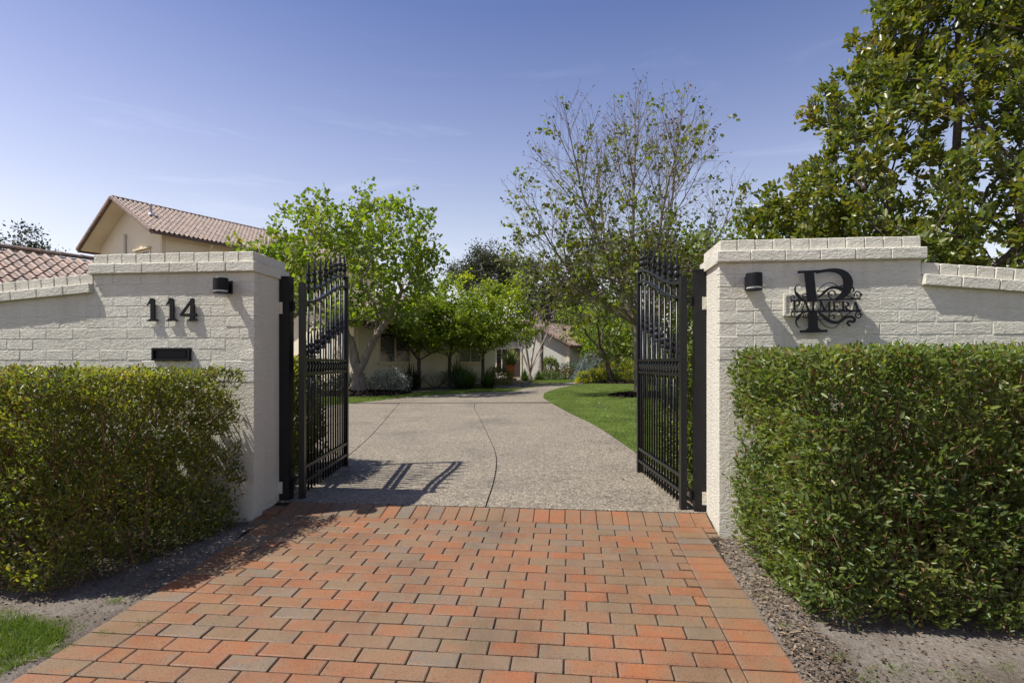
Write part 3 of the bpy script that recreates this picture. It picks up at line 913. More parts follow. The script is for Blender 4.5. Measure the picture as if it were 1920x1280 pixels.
# bark mulch rings
def mulch_ring(cx, cy, rx, ry):
    poly = [(cx+rx*math.cos(a)*(1+0.08*math.sin(3*a+cx)), cy+ry*math.sin(a)*(1+0.1*math.sin(4*a))) for a in np.linspace(0, 2*math.pi, 28)[:-1]]
    bm = bmesh.new()
    c = bm.verts.new((cx, cy, gz(cx, cy)+0.10)); o_ = [bm.verts.new((p[0], p[1], gz(*p)+0.008)) for p in poly]
    m_ = [bm.verts.new((cx+(p[0]-cx)*0.6, cy+(p[1]-cy)*0.6, gz(*p)+0.075)) for p in poly]
    for i in range(len(poly)):
        j = (i+1) % len(poly)
        bm.faces.new([o_[i], o_[j], m_[j], m_[i]]); bm.faces.new([m_[i], m_[j], c])
    me = bpy.data.meshes.new('mulch_bed'); bm.to_mesh(me); bm.free()
    o = tag(link('mulch_bed', me, M['mulch']), kind='structure')
    n = 900
    q = rng.random((n*2, 2))*2-1; q = q[(q**2).sum(1) < 1][:n]
    pos = np.array([(cx+a*rx, cy+b_*ry, gz(cx+a*rx, cy+b_*ry)+0.10-0.085*(a*a+b_*b_)**1.0+0.012) for a, b_ in q])
    leaves('bark_piece', 'chip', pos, rdir(len(pos)), unit(rdir(len(pos))*0.7+np.array([0, 0, 1])), 0.05+0.05*rng.random(len(pos)), M['mulch'], o)
mulch_ring(-5.4, 19.4, 1.9, 1.6); mulch_ring(4.3, 18.2, 1.05, 1.0); mulch_ring(5.2, 28.6, 1.5, 1.2)

# wood chips and dry leaves lying on the soil
def scatter(name, n, ufun, vfun, shape, smin, smax, mat, wid=None):
    u = ufun(n); v = vfun(n)
    X = OX+CU*u+SU*v; Y = OY-SU*u+CU*v
    pos = np.column_stack([X, Y, gz_v(v)-0.006+0.012*rng.random(n)])
    return tag(leaves(name, shape, pos, unit(rdir(n)*np.array([1, 1, 0.15])), unit(rdir(n)*0.35+np.array([0, 0, 1])), smin+(smax-smin)*rng.random(n)**2, mat, wid=wid), kind='stuff')
scatter('leaf_mulch', 2600, lambda n: 3.475+0.24*rng.random(n)**1.1, lambda n: -0.05-1.9*rng.random(n)**0.8, 'lance', 0.010, 0.032, M['chip'])
scatter('dry_leaves_by_right_hedge', 380, lambda n: 3.5+1.6*rng.random(n), lambda n: -0.7-0.9*rng.random(n), 'lance', 0.012, 0.034, M['litter'])
scatter('dry_leaves_by_left_hedge', 500, lambda n: -1.6+1.7*rng.random(n), lambda n: -0.2-1.5*rng.random(n)**0.8, 'lance', 0.015, 0.04, M['litter'])
scatter('soil_crumbs', 3600, lambda n: np.where(rng.random(n) < 0.5, -1.6+1.7*rng.random(n), 3.5+1.8*rng.random(n)), lambda n: -0.6-1.7*rng.random(n), 'chip', 0.004, 0.014, M['chip'])

def drive_litter(n):
    E = np.array(RE[:40]); i_ = rng.integers(0, len(E)-1, n); q = E[i_]+(E[i_+1]-E[i_])*rng.random((n, 1))
    q[:, 0] -= np.abs(rng.normal(size=n))*0.22+0.02
    vv = (q[:, 0]-OX)*SU+(q[:, 1]-OY)*CU
    return tag(leaves('fallen_leaves_on_drive', 'lance', np.column_stack([q, gz_v(vv)+0.006]), unit(rdir(n)*np.array([1, 1, 0.1])), unit(rdir(n)*0.3+np.array([0, 0, 1])), 0.02+0.035*rng.random(n), M['litter']), kind='stuff')
drive_litter(170)

# ------------------------------------------------------------------ the two painted brick walls
WB = {}
def wall_piece(lx, ly, lz, k):
    key = (round(lx, 3), round(ly, 3), round(lz, 3), k)
    if key not in WB:
        me = bevelled_box(lx, ly, lz, 0.0045, 0.0012, k*7+1)
        me.materials.append(M['brick']); WB[key] = me
    return WB[key]

def brick_wall(name, label, side, u_pillar0, u_pillar1, z_low, wing_z, wing_slope, u_far):
    """pillar from u_pillar0 to u_pillar1 (gate side first), wing running off to u_far"""
    rw = random.Random(side*13+40)
    t = thing(name, label, 'wall', (OX, OY, 0), WALL_ROT)
    s = side                               # +1: wing to the right, -1: to the left
    a, c = sorted((u_pillar0, u_pillar1))
    zc = 1.951; hc = 0.081
    core = MB(); core.box(a, c, 0.0040, 0.50, -0.3, zc+0.004)
    core.build('pillar_core', M['brick'], t)
    ca = MB(); ca.box(a-0.020, c+0.020, -0.022, 0.520, zc-0.002, zc+hc-0.006); ca.build('cap_core', M['brick'], t)
    ca = MB(); ca.box(a+0.006, c-0.006, 0.010, 0.494, zc+hc-0.007, zc+2*hc-0.004); ca.build('cap_core', M['brick'], t)
    # wing
    def ztop(u): return wing_z - wing_slope*abs(u-u_pillar1) + 0.012*max(0, abs(u-u_pillar1)-0.4)**2*0
    w0 = u_pillar1 + s*0.0005
    zf = ztop(u_far)
    w = MB(); pts = [(w0, -0.3), (u_far, -0.3), (u_far, zf-0.088), (w0, ztop(w0)-0.088)]
    w.prism(pts if s > 0 else pts[::-1], 0.0042, 0.24); w.build('wing_core', M['brick'], t)
    ang = math.atan(wing_slope)*(s)
    # courses of the front face
    H, LN = 0.0875, 0.2425
    span0 = u_pillar0 - s*0.004
    course = 0
    z = zc - 0.0035
    while z - H > z_low:
        z0, z1 = z-H+0.004, z
        off = (course % 2)*LN/2
        pos = 0.0 - off
        while pos < 3.35:
            p0, p1 = max(pos, 0.0), pos+LN-rw.choice((0.005, 0.005, 0.003, 0.0015))
            pos += LN
            if p1 - p0 < 0.03: continue
            u0_, u1_ = span0+s*p0, span0+s*p1
            lo_u, hi_u = sorted((u0_, u1_))
            far_u = u0_ if abs(u0_-u_pillar0) > abs(u1_-u_pillar0) else u1_
            if abs(far_u-u_pillar0) > abs(u_pillar1-u_pillar0)+0.02 and z1 > ztop(far_u)-0.165:
                if abs(u0_ + u1_ - 2*u_pillar0)/2 < abs(u_pillar1-u_pillar0) and abs(p0) < abs(u_pillar1-u_pillar0)-0.03:
                    u1_ = u_pillar1 - s*0.002; lo_u, hi_u = sorted((u0_, u1_))
                else: continue
            if rw.random() < 0.14: continue      # joint filled flush with paint
            proud = rw.uniform(-0.0008, 0.0014)
            link('brick', wall_piece(hi_u-lo_u, 0.06, z1-z0-rw.choice((0, 0.002)), rw.randrange(5)), None, t,
                 ((lo_u+hi_u)/2, 0.0325-proud, (z0+z1)/2), (rw.uniform(-.006, .006), rw.uniform(-.006, .006), rw.uniform(-.003, .003)))
        course += 1; z -= H
    # pillar cap: projecting stretchers, then headers on top
    wd = c-a
    n = 6; L = (wd+0.050)/n
    for i in range(n):
        link('cap_brick', wall_piece(L-0.004, 0.10, hc-0.003, rw.randrange(5)), None, t, (a-0.025+(i+0.5)*L, 0.05-0.032+rw.uniform(-.001, .001), zc+hc/2+rw.uniform(-.001, .001)), (rw.uniform(-.01, .01), rw.uniform(-.004, .004), 0))
    n = 11; L = wd/n
    for i in range(n):
        link('cap_brick', wall_piece(L-0.0045, 0.20, hc-0.002, rw.randrange(5)), None, t, (a+(i+0.5)*L, 0.10+rw.uniform(-.0015, .0015), zc+hc*1.5+rw.uniform(-.0015, .0015)), (rw.uniform(-.01, .01), rw.uniform(-.006, .006), 0))
    # wing coping: projecting stretchers under headers, following the slope
    p = 0.004
    while p < 3.0:
        L = 0.238
        uc = u_pillar1+s*(p+L/2)
        link('cap_brick', wall_piece(L-0.004, 0.12, 0.076, rw.randrange(5)), None, t, (uc, 0.06-0.036+rw.uniform(-.002, .002), ztop(uc)-0.118), (rw.uniform(-.01, .01), ang, 0))
        p += L
    p = 0.002
    while p < 3.0:
        L = 0.118
        uc = u_pillar1+s*(p+L/2)
        link('cap_brick', wall_piece(L-0.004, 0.236, 0.084, rw.randrange(5)), None, t, (uc, 0.119+rw.uniform(-.0015, .0015), ztop(uc)-0.042+0.004), (rw.uniform(-.008, .008), ang, 0))
        p += L
    far = MB()
    p0 = u_pillar1+s*3.0
    pts = [(p0, ztop(p0)-0.0885), (u_far, zf-0.0885), (u_far, zf), (p0, ztop(p0))]
    far.prism(pts if s > 0 else pts[::-1], 0.0, 0.236); far.build('coping_run', M['brick'], t)
    return t

wall_left = brick_wall('boundary_wall', 'cream painted brick wall and pillar carrying the numerals 114', -1, 0.0, -1.385, 1.0, 1.957, 0.079, -9.0)
wall_right = brick_wall('boundary_wall', 'cream painted brick wall and pillar carrying the black letter P sign', 1, 3.56, 4.915, 1.1, 1.925, 0.092, 12.0)

# ------------------------------------------------------------------ gate posts
def gate_post(label, u0, side):
    t = thing('gate_post', label, 'post', (OX, OY, 0), WALL_ROT, 'gate posts')
    b = MB(); b.box(u0+(0 if side < 0 else 0.014), u0+(0.086 if side < 0 else 0.10), 0.380, 0.466, -0.05, 1.955); b.build('shaft', M['post_black'], t)
    b = MB(); b.box(u0-0.003+(0 if side < 0 else 0.014), u0+0.103-(0.014 if side < 0 else 0), 0.377, 0.469, 1.957, 1.972); b.build('cap', M['post_black'], t)
    pf = u0 if side < 0 else u0+0.10
    for zc in (1.70, 0.16):
        b = MB(); b.box(pf-0.03 if side > 0 else pf-0.012, pf+0.012 if side > 0 else pf+0.03, 0.372, 0.3795, zc-0.05, zc+0.05); b.build('bracket', M['brick'], t)
    hx = u0+0.086 if side < 0 else u0+0.014
    for zc in (1.72, 0.17):
        b = MB(); b.tube([(hx+(0.014 if side < 0 else -0.014), 0.44, zc-0.04), (hx+(0.014 if side < 0 else -0.014), 0.44, zc+0.04)], 0.012, 10)
        b.box(min(hx, hx+(0.02 if side < 0 else -0.02)), max(hx, hx+(0.02 if side < 0 else -0.02)), 0.435, 0.445, zc-0.02, zc+0.02)
        b.build('hinge', M['post_black'], t)
    b = MB()
    return t
gate_post('square black steel gate post against the pillar with numerals', 0.004, -1)
gate_post('square black steel gate post against the bright pillar face', 3.456, 1)

# ------------------------------------------------------------------ gate leaves
def smoothstep(t): t = min(1, max(0, t)); return t*t*(3-2*t)
GL = 1.46
FIN = None
def finial_mesh():
    b = MB()
    prof = [(0.0095, 0.0), (0.0135, 0.006), (0.0145, 0.018), (0.010, 0.028), (0.014, 0.043), (0.0185, 0.060), (0.0175, 0.076), (0.0110, 0.090), (0.0150, 0.104), (0.0180, 0.118), (0.0120, 0.134), (0.0085, 0.142)]
    b.lathe(prof, 8, star=0.35)
    b.lathe([(0.0095, 0.14), (0.0135, 0.155), (0.0085, 0.20), (0.0025, 0.245)], 6)
    for k in range(4):
        q = k*math.pi/2+0.4
        cx, cy = math.cos(q), math.sin(q)
        b.tube([(cx*0.010, cy*0.010, 0.03), (cx*0.0225, cy*0.0225, 0.055), (cx*0.016, cy*0.016, 0.09)], [0.002, 0.0052, 0.0015], 4)
        b.tube([(cx*0.010, cy*0.010, 0.10), (cx*0.022, cy*0.022, 0.118), (cx*0.019, cy*0.019, 0.138)], [0.002, 0.005, 0.0015], 4)
    return b.me('finial')
def collar_mesh():
    b = MB()
    b.lathe([(0.009, -0.045), (0.015, -0.04), (0.010, -0.03), (0.020, -0.008), (0.024, 0.012), (0.016, 0.032), (0.009, 0.045)], 8, star=0.22)
    b.tube([(0.008, -0.01, -0.035), (0.02, -0.012, 0.0), (0.026, -0.006, 0.028), (0.018, 0, 0.04)], [0.003, 0.008, 0.007, 0.002], 4)
    b.tube([(-0.008, 0.01, 0.035), (-0.02, 0.012, 0.0), (-0.026, 0.006, -0.028), (-0.018, 0, -0.04)], [0.002, 0.007, 0.008, 0.003], 4)
    return b.me('collar')
fin_me, col_me = finial_mesh(), collar_mesh()
for me_ in (fin_me, col_me): me_.materials.append(M['black'])
tall_me = {}
def gate_leaf(label, loc, rz):
    t = thing('gate_leaf', label, 'gate', loc, rz, 'open wrought iron gate leaves')
    zr = lambda x_: 1.885+0.315*smoothstep((x_-0.02)/(GL-0.04))
    b = MB(); b.box(-0.026, 0.026, -0.024, 0.024, 0.055, 1.925); b.build('stile', M['black'], t)
    b = MB(); b.box(GL-0.026, GL+0.026, -0.024, 0.024, 0.06, 2.205); b.build('stile', M['black'], t)
    for zz in (1.255, 1.132, 0.318, 0.192):
        b = MB(); b.box(0.0262, GL-0.0262, -0.019, 0.019, zz-0.013, zz+0.013); b.build('rail', M['black'], t)
    for dz in (0.0, -0.118):
        n = 22; P = [(0.0262+(GL-0.0524)*i/n) for i in range(n+1)]
        V = []; F = []
        for x_ in P:
            zc = zr(x_)+dz
            V += [(x_, -0.02, zc-0.012), (x_, 0.02, zc-0.012), (x_, 0.02, zc+0.012), (x_, -0.02, zc+0.012)]
        for i in range(n):
            for k in range(4):
                F.append([4*i+k, 4*i+4+k, 4*i+4+(k+1) % 4, 4*i+(k+1) % 4])
        b = MB(); b.add(V, F); b.build('curved_rail', M['black'], t)
    N = 16
    for i in range(N):
        x_ = 0.072+i*(GL-0.144)/(N-1)
        top = zr(x_)+0.012 if i % 2 else zr(x_)-0.63
        b = MB(); b.tube([(0, 0, 0.085), (0, 0, top)], 0.0098, 8)
        p = b.build('picket', M['black'], t, True, loc=(x_, 0, 0))
        f = link('finial', fin_me, None, p, (0, 0, top), (0, 0, i*0.7))
        c = link('collar', col_me, None, p, (0, 0, 1.194), (0, 0, 0))
    return t
gate_leaf('open black iron gate leaf hung beside the pillar with numerals', (-1.826, 4.785, 0), math.atan2(1, -0.0420))
gate_leaf('open black iron gate leaf standing in front of the lawn', (1.378, 4.425, 0), math.atan2(1, -0.0090))

# ------------------------------------------------------------------ wall lights, letter slot, numerals, sign
def wall_light(label, u, z):
    t = thing('wall_light', label, 'lamp', (*W(u, 0), z), WALL_ROT, 'wall lights on the pillars')
    b = MB(); b.box(-0.032, 0.032, -0.022, 0.0, -0.05, 0.05); b.build('mounting_plate', M['sign'], t)
    b = MB(); b.box(-0.02, 0.02, -0.07, -0.021, -0.03, 0.035); b.build('arm', M['sign'], t)
    b = MB(); b.lathe([(0.046, -0.035), (0.055, -0.033), (0.055, 0.056), (0.051, 0.061), (0.03, 0.0625)], 28, (0, -0.105, 0)); b.build('housing', M['sign'], t)
    b = MB(); b.lathe([(0.047, -0.05), (0.05, -0.048), (0.05, -0.0355)], 28, (0, -0.105, 0)); b.build('lens', M['lampglass'], t)
    b = MB(); b.lathe([(0.046, -0.061), (0.055, -0.059), (0.055, -0.0505)], 28, (0, -0.105, 0)); b.build('rim', M['sign'], t)
    return t
wall_light('black cylinder wall light on the pillar above numeral 4', -0.205, 1.826)
wall_light('black cylinder wall light on the pillar beside the P sign', 3.765, 1.795)

t = thing('letter_slot', 'black metal letter slot in the wall below the numerals', 'letterbox', (*W(-0.688, 0), 1.298), WALL_ROT)
fw, fh, ft = 0.162, 0.052, 0.016
b = MB()
for (x0, x1, z0, z1) in ((-fw, fw, fh-ft, fh), (-fw, fw, -fh, -fh+ft), (-fw, -fw+ft, -fh+ft, fh-ft), (fw-ft, fw, -fh+ft, fh-ft)):
    b.box(x0, x1, -0.028, 0.004, z0, z1)
b.build('frame', M['sign'], t)
b = MB(); b.box(-fw+ft+0.001, fw-ft-0.001, -0.012, 0.0, -fh+ft+0.001, fh-ft-0.001); b.box(-fw+ft+0.02, fw-ft-0.02, -0.017, -0.0121, -fh+ft+0.014, fh-ft-0.008)
b.build('flap', M['sign'], t)

def glyph(b, strokes, T, y0, y1):
    """strokes: list of (points, widths) in drawing units; T maps to metres (x, z, scale)"""
    for k, (pts, wd) in enumerate(strokes):
        P = [T(p) for p in pts]
        sc = T.scale
        wds = [w_*sc for w_ in wd] if hasattr(wd, '__len__') else wd*sc
        b.ribbon(P, wds, y0-0.00018*(k % 9), y1)

class Tf:
    def __init__(s, ox, oz, sx, sz, skew=0.0): s.o = (ox, oz); s.s = (sx, sz); s.k = skew; s.scale = (sx+sz)/2
    def __call__(s, p): return ((p[0]-s.o[0])*s.s[0], -(p[1]+s.k*(p[0]-s.o[0])-s.o[1])*s.s[1])

ONE = [([(40, 4), (40, 140)], [27, 27]), ([(3, 40), (18, 26), (30, 4), (44, 2)], [3, 9, 16, 8]), ([(4, 138), (74, 138)], 8), ([(18, 131), (62, 131)], 7)]
FOUR = [([(76, 2), (76, 140)], [24, 26]), ([(80, 4), (40, 56), (8, 102)], [12, 14, 15]), ([(0, 104), (104, 104)], 15), ([(92, 92), (96, 104)], [4, 14]), ([(44, 138), (106, 138)], 8), ([(56, 131), (96, 131)], 7)]
for (gl, uc, lab) in ((ONE, -0.687+(971-1090)/730, 'black metal numeral 1, the one farther from the wall light'), (ONE, -0.687+(1092-1090)/730, 'black metal numeral 1 right next to the numeral 4'), (FOUR, -0.687+(1198-1090)/730, 'black metal numeral 4 on the painted brick pillar')):
    w_ = 76 if gl is ONE else 104
    b = MB(); glyph(b, gl, Tf(w_/2, 70, 1/740, 1/786), -0.021, -0.008)
    if gl is ONE: b.box(-0.006, 0.006, -0.0079, 0.004, -0.05, -0.04); b.box(-0.006, 0.006, -0.0079, 0.004, 0.04, 0.05)
    else: b.box(0.03, 0.042, -0.0079, 0.004, -0.05, -0.04); b.box(0.03, 0.042, -0.0079, 0.004, 0.03, 0.04)
    o = b.build('house_numeral', M['sign'], None, loc=(*W(uc, 0), 1.656), rot=(0, 0, WALL_ROT))
    tag(o, lab, 'numeral', 'house numerals')

def arc(cx, cy, r0, r1, a0, a1, n=16):
    return [(cx+(r0+(r1-r0)*i/n)*math.cos(R(a0+(a1-a0)*i/n)), cy+(r0+(r1-r0)*i/n)*math.sin(R(a0+(a1-a0)*i/n))) for i in range(n+1)]

# letters of the name, drawn in boxes of 100 x 150 (y down)
LET = {
 'P': [([(28, 0), (28, 150)], 24), ([(2, 4), (62, 4)], 8), ([(2, 146), (54, 146)], 8), (arc(54, 40, 36, 36, -90, 90), [8]+[14]*3+[22]*9+[14]*3+[8]), ([(30, 77), (56, 77)], 8)],
 'A': [([(50, 0), (14, 146)], 9), ([(48, 0), (88, 146)], 24), ([(24, 98), (76, 98)], 8), ([(0, 146), (32, 146)], 8), ([(66, 146), (108, 146)], 8)],
 'L': [([(28, 0), (28, 150)], 24), ([(2, 4), (54, 4)], 8), ([(2, 146), (88, 146)], 8), ([(86, 104), (88, 148)], [5, 12])],
 'M': [([(16, 0), (14, 150)], 8), ([(18, 2), (64, 146)], 24), ([(112, 2), (64, 146)], 8), ([(116, 0), (118, 150)], 24), ([(0, 146), (34, 146)], 8), ([(98, 146), (138, 146)], 8), ([(0, 4), (26, 4)], 8), ([(106, 4), (138, 4)], 8)],
 'E': [([(28, 0), (28, 150)], 24), ([(2, 4), (86, 4)], 8), ([(2, 146), (90, 146)], 8), ([(28, 74), (68, 74)], 8), ([(86, 2), (84, 40)], [12, 4]), ([(90, 110), (90, 148)], [4, 12]), ([(66, 56), (66, 92)], [7, 7])],
 'R': [([(28, 0), (28, 150)], 24), ([(2, 4), (60, 4)], 8), ([(2, 146), (52, 146)], 8), (arc(52, 39, 34, 34, -90, 90), [8]+[14]*3+[22]*9+[14]*3+[8]), ([(30, 74), (56, 74)], 8), ([(52, 74), (92, 146)], [14, 24]), ([(84, 146), (112, 146)], 8)],
}
ADV = {'P': 104, 'A': 112, 'L': 96, 'M': 146, 'E': 100, 'R': 116}
NAME = 'PALMERA'
NAMEW = sum(ADV[c] for c in NAME)

def word(b, x0, y0, wid, hei, T, f0, f1):
    sx = wid/NAMEW; sy = hei/150
    x_ = x0
    for ch in NAME:
        for k, (pts, wd) in enumerate(LET[ch]):
            P = [T((x_+p[0]*sx, y0+p[1]*sy)) for p in pts]
            sc = T.scale*(sx+sy)/2
            wds = [w_*sc for w_ in wd] if hasattr(wd, '__len__') else wd*sc
            b.ribbon(P, wds, f0-0.00018*k, f1)
        x_ += ADV[ch]*sx

SU_, SZ_ = 4.262, 1.6285
Ts = Tf(860, 720, 1/2385, 1/2262, 0.022)
# raised cream name plaque behind
t = thing('name_plaque', 'cream painted raised name plaque half hidden behind the P sign', 'plaque', (*W(SU_, 0), SZ_), WALL_ROT)
tp = Tf(860, 720, 1/2385, 1/2262, 0.022)
x0, z1 = tp((236, 545)); x1, z0 = tp((1330, 850))
b = MB(); b.box(x0, x1, -0.018, 0.004, z0, z1); b.build('board', M['brick'], t)
b = MB()
for (a0, a1, c0, c1) in ((x0-0.004, x1+0.004, z1-0.010, z1+0.004), (x0-0.004, x1+0.004, z0-0.004, z0+0.010), (x0-0.0035, x0+0.010, z0+0.0101, z1-0.0101), (x1-0.010, x1+0.0035, z0+0.0101, z1-0.0101)):
    b.box(a0, a1, -0.026, 0.0035, c0, c1)
b.build('frame', M['brick'], t)
b = MB(); word(b, 330, 640, 950, 120, tp, -0.026, -0.0175); b.build('raised_lettering', M['brick'], t)

t = thing('letter_sign', 'black cut steel letter P sign with scrolls and the name PALMERA', 'sign', (*W(SU_, 0), SZ_), WALL_ROT)
y0, y1 = -0.062, -0.056
b = MB()
S = [([(590, 200), (640, 660)], [150, 150])]
S += [([(410, 197), (760, 180)], [42, 42]), ([(515, 200), (560, 205), (575, 290)], [50, 40, 20])]
bowl = bezier([(700, 200), (860, 160), (1000, 150), (1090, 190), (1200, 245), (1215, 340), (1200, 410), (1180, 510), (1110, 590), (1010, 625)], 14)
nb = len(bowl)
def interp(vals, n): return list(np.interp(np.linspace(0, 1, n), np.linspace(0, 1, len(vals)), vals))
S += [(bowl, interp([44, 52, 80, 125, 150, 140, 95, 50], nb))]
S += [([(648, 800), (655, 1110)], [140, 150]), ([(445, 1136), (880, 1118)], [42, 42]), ([(560, 1120), (590, 1085), (600, 1020)], [46, 40, 20]), ([(760, 1115), (722, 1085), (712, 1020)], [46, 40, 20])]
glyph(b, S, Ts, y0, y1)
b.build('big_letter', M['sign'], t)
b = MB(); glyph(b, [([(300, 652), (1400, 607)], 24), ([(310, 826), (1405, 790)], 26)], Ts, y0-0.0006, y1-0.0005); b.build('bar', M['sign'], t)
b = MB()
Tw = Tf(860, 720, 1/2385, 1/2262, 0.036)
word(b, 318, 652, 1085, 158, Tw, y0-0.0018, y1-0.001); b.build('name_lettering', M['sign'], t)
b = MB()
C = []
C += [(bezier([(860, 480), (940, 420), (1040, 420), (1110, 470)], 14), interp([30, 44, 52, 60], 14))]
C += [(bezier([(710, 600), (780, 580), (830, 500), (900, 462)], 12), interp([18, 30, 44, 34], 12))]
C += [(bezier([(720, 490), (790, 510), (840, 490), (890, 470)], 10), 14)]
C += [(bezier([(710, 520), (780, 420), (830, 365), (930, 362), (990, 365), (1040, 400), (1060, 440)], 12), 12)]
C += [(arc(945, 530, 62, 22, 20, -290), interp([22, 16, 14, 14], 17))]
C += [(bezier([(890, 500), (880, 560), (910, 600), (960, 620)], 10), 16)]
C += [(bezier([(1110, 470), (1180, 480), (1210, 410), (1260, 420), (1330, 450), (1290, 540), (1200, 505)], 12), 20)]
C += [(arc(1360, 545, 62, 16, 150, 560), interp([18, 16, 14, 20], 17))]
C += [(bezier([(1180, 560), (1240, 600), (1330, 610), (1385, 590), (1410, 575), (1420, 550), (1415, 520)], 10), 12)]
C += [(arc(335, 600, 45, 12, 60, 470), interp([16, 15, 14, 18], 17)), (arc(530, 572, 52, 14, 100, 520), interp([16, 15, 14, 20], 17))]
C += [(bezier([(500, 640), (440, 610), (400, 560), (395, 510)], 10), interp([14, 40, 52, 10], 10)), (bezier([(395, 560), (340, 470), (370, 390), (455, 388)], 12), interp([30, 24, 16, 5], 12))]
C += [(bezier([(385, 650), (420, 600), (480, 620), (520, 650)], 8), 16)]
# lower half
C += [(arc(345, 868, 48, 12, -60, -470), interp([16, 15, 14, 18], 17)), (arc(545, 885, 54, 14, -100, -520), interp([16, 15, 14, 20], 17))]
C += [(bezier([(500, 830), (440, 870), (410, 910), (410, 960)], 10), interp([14, 40, 52, 10], 10)), (bezier([(405, 900), (360, 1000), (400, 1090), (470, 1078)], 12), interp([30, 24, 16, 5], 12))]
C += [(bezier([(740, 830), (820, 880), (880, 980), (1010, 985), (1110, 985), (1130, 890), (1230, 890), (1320, 890), (1330, 960), (1270, 975), (1200, 930), (1160, 1010), (1240, 1030)], 12), interp([30, 52, 46, 40, 40, 40, 34, 30], 45))]
C += [(bezier([(720, 950), (790, 930), (850, 940), (910, 960)], 10), 14)]
C += [(bezier([(730, 900), (800, 1040), (880, 1072), (950, 1072), (1010, 1070), (1050, 1030), (1070, 990)], 12), 12)]
C += [(arc(960, 905, 64, 22, 150, 420), interp([18, 16, 16, 24], 17)), (bezier([(905, 920), (890, 860), (920, 820), (980, 815)], 8), 14)]
C += [(bezier([(1060, 815), (1110, 850), (1120, 890), (1110, 930)], 8), 12), (bezier([(1130, 900), (1180, 870), (1230, 820), (1270, 812)], 8), 14)]
C += [(arc(1372, 868, 58, 14, -120, -520), interp([18, 16, 14, 20], 17)), (bezier([(1270, 812), (1340, 795), (1420, 820), (1425, 870)], 10), 13)]
for k, (pts, wd) in enumerate(C):
    P = [Ts(p) for p in pts]
    wds = [w_*Ts.scale for w_ in wd] if hasattr(wd, '__len__') else wd*Ts.scale
    b.ribbon(P, wds, y0+0.0012-0.00015*(k % 12), y1-0.0015)
b.build('scrollwork', M['sign'], t)
for q in ((600, 300), (1150, 400), (650, 1000)):
    b = MB(); c = Ts(q); b.tube([(c[0], y1+0.0003, c[1]), (c[0], 0.004, c[1])], 0.006, 8)
    b.build('standoff', M['sign'], t)

# ------------------------------------------------------------------ houses with clay tile roofs
D2 = (0.536, 0.844)
HROT = math.atan2(D2[1], D2[0])
TW, TE = 0.22, 0.345      # cover width and exposed length of a roof tile
def tile_mesh(n=8):
    V = []; F = []
    L = TE+0.05
    xs = [TW*i/n for i in range(n+1)]
    def h(x_):
        a = 0.135
        if x_ <= a: return 0.068*math.sin(math.pi*x_/a)**0.8
        return -0.014*math.sin(math.pi*(x_-a)/(TW-a))
    for (yy, dz) in ((0, 0.030), (L, 0.0)):
        for x_ in xs: V.append((x_*1.02, yy, h(x_)+dz))
    for x_ in xs: V.append((x_*1.02, 0.004, h(x_)+0.010))
    m = n+1
    for i in range(n):
        F.append([i, i+1, m+i+1, m+i]); F.append([2*m+i, 2*m+i+1, i+1, i])
    return mesh('tile', V, F)
tile_me = tile_mesh(); tile_me.materials.append(M['tile'])
tile_far = tile_mesh(8)
def cap_mesh(L, r0=0.095):
    b = MB(); n = 8
    V = []; F = []
    for (x_, rr) in ((0, r0*1.08), (0.05, r0*1.08), (0.051, r0), (L+0.03, r0*0.93)):
        for k in range(n+1):
            q = math.pi*k/n
            V.append((x_, rr*math.cos(q), rr*0.95*math.sin(q)-0.02))
    for i in range(3):
        for k in range(n): F.append([i*(n+1)+k, i*(n+1)+k+1, (i+1)*(n+1)+k+1, (i+1)*(n+1)+k])
    F.append(list(range(n+1)))
    return mesh('ridge_tile', V, F)
ridge_me = cap_mesh(0.42); ridge_me.materials.append(M['tile'])

def roof_slope(t, L, run, zE, tan, own, y_dir, y_base, og):
    """tiles on one slope; y_dir +1 rises with local y from y_base"""
    pitch = math.atan(tan); cp, sp_ = math.cos(pitch), math.sin(pitch)
    slen = run/cp
    rows = int(slen/TE); cols = int(L/TW)
    inst = []
    for r_ in range(rows):
        for c in range(cols):
            s_ = r_*TE
            inst.append((c*TW+0.03, s_))
    ro = random.Random(7)
    made = 0; rest_ = []
    for (x_, s_) in inst:
        y_ = y_base+y_dir*s_*cp; z_ = zE+s_*sp_
        if own and made < own(x_, s_, None): pass
        rest_.append((x_, y_, z_))
    return rest_, pitch

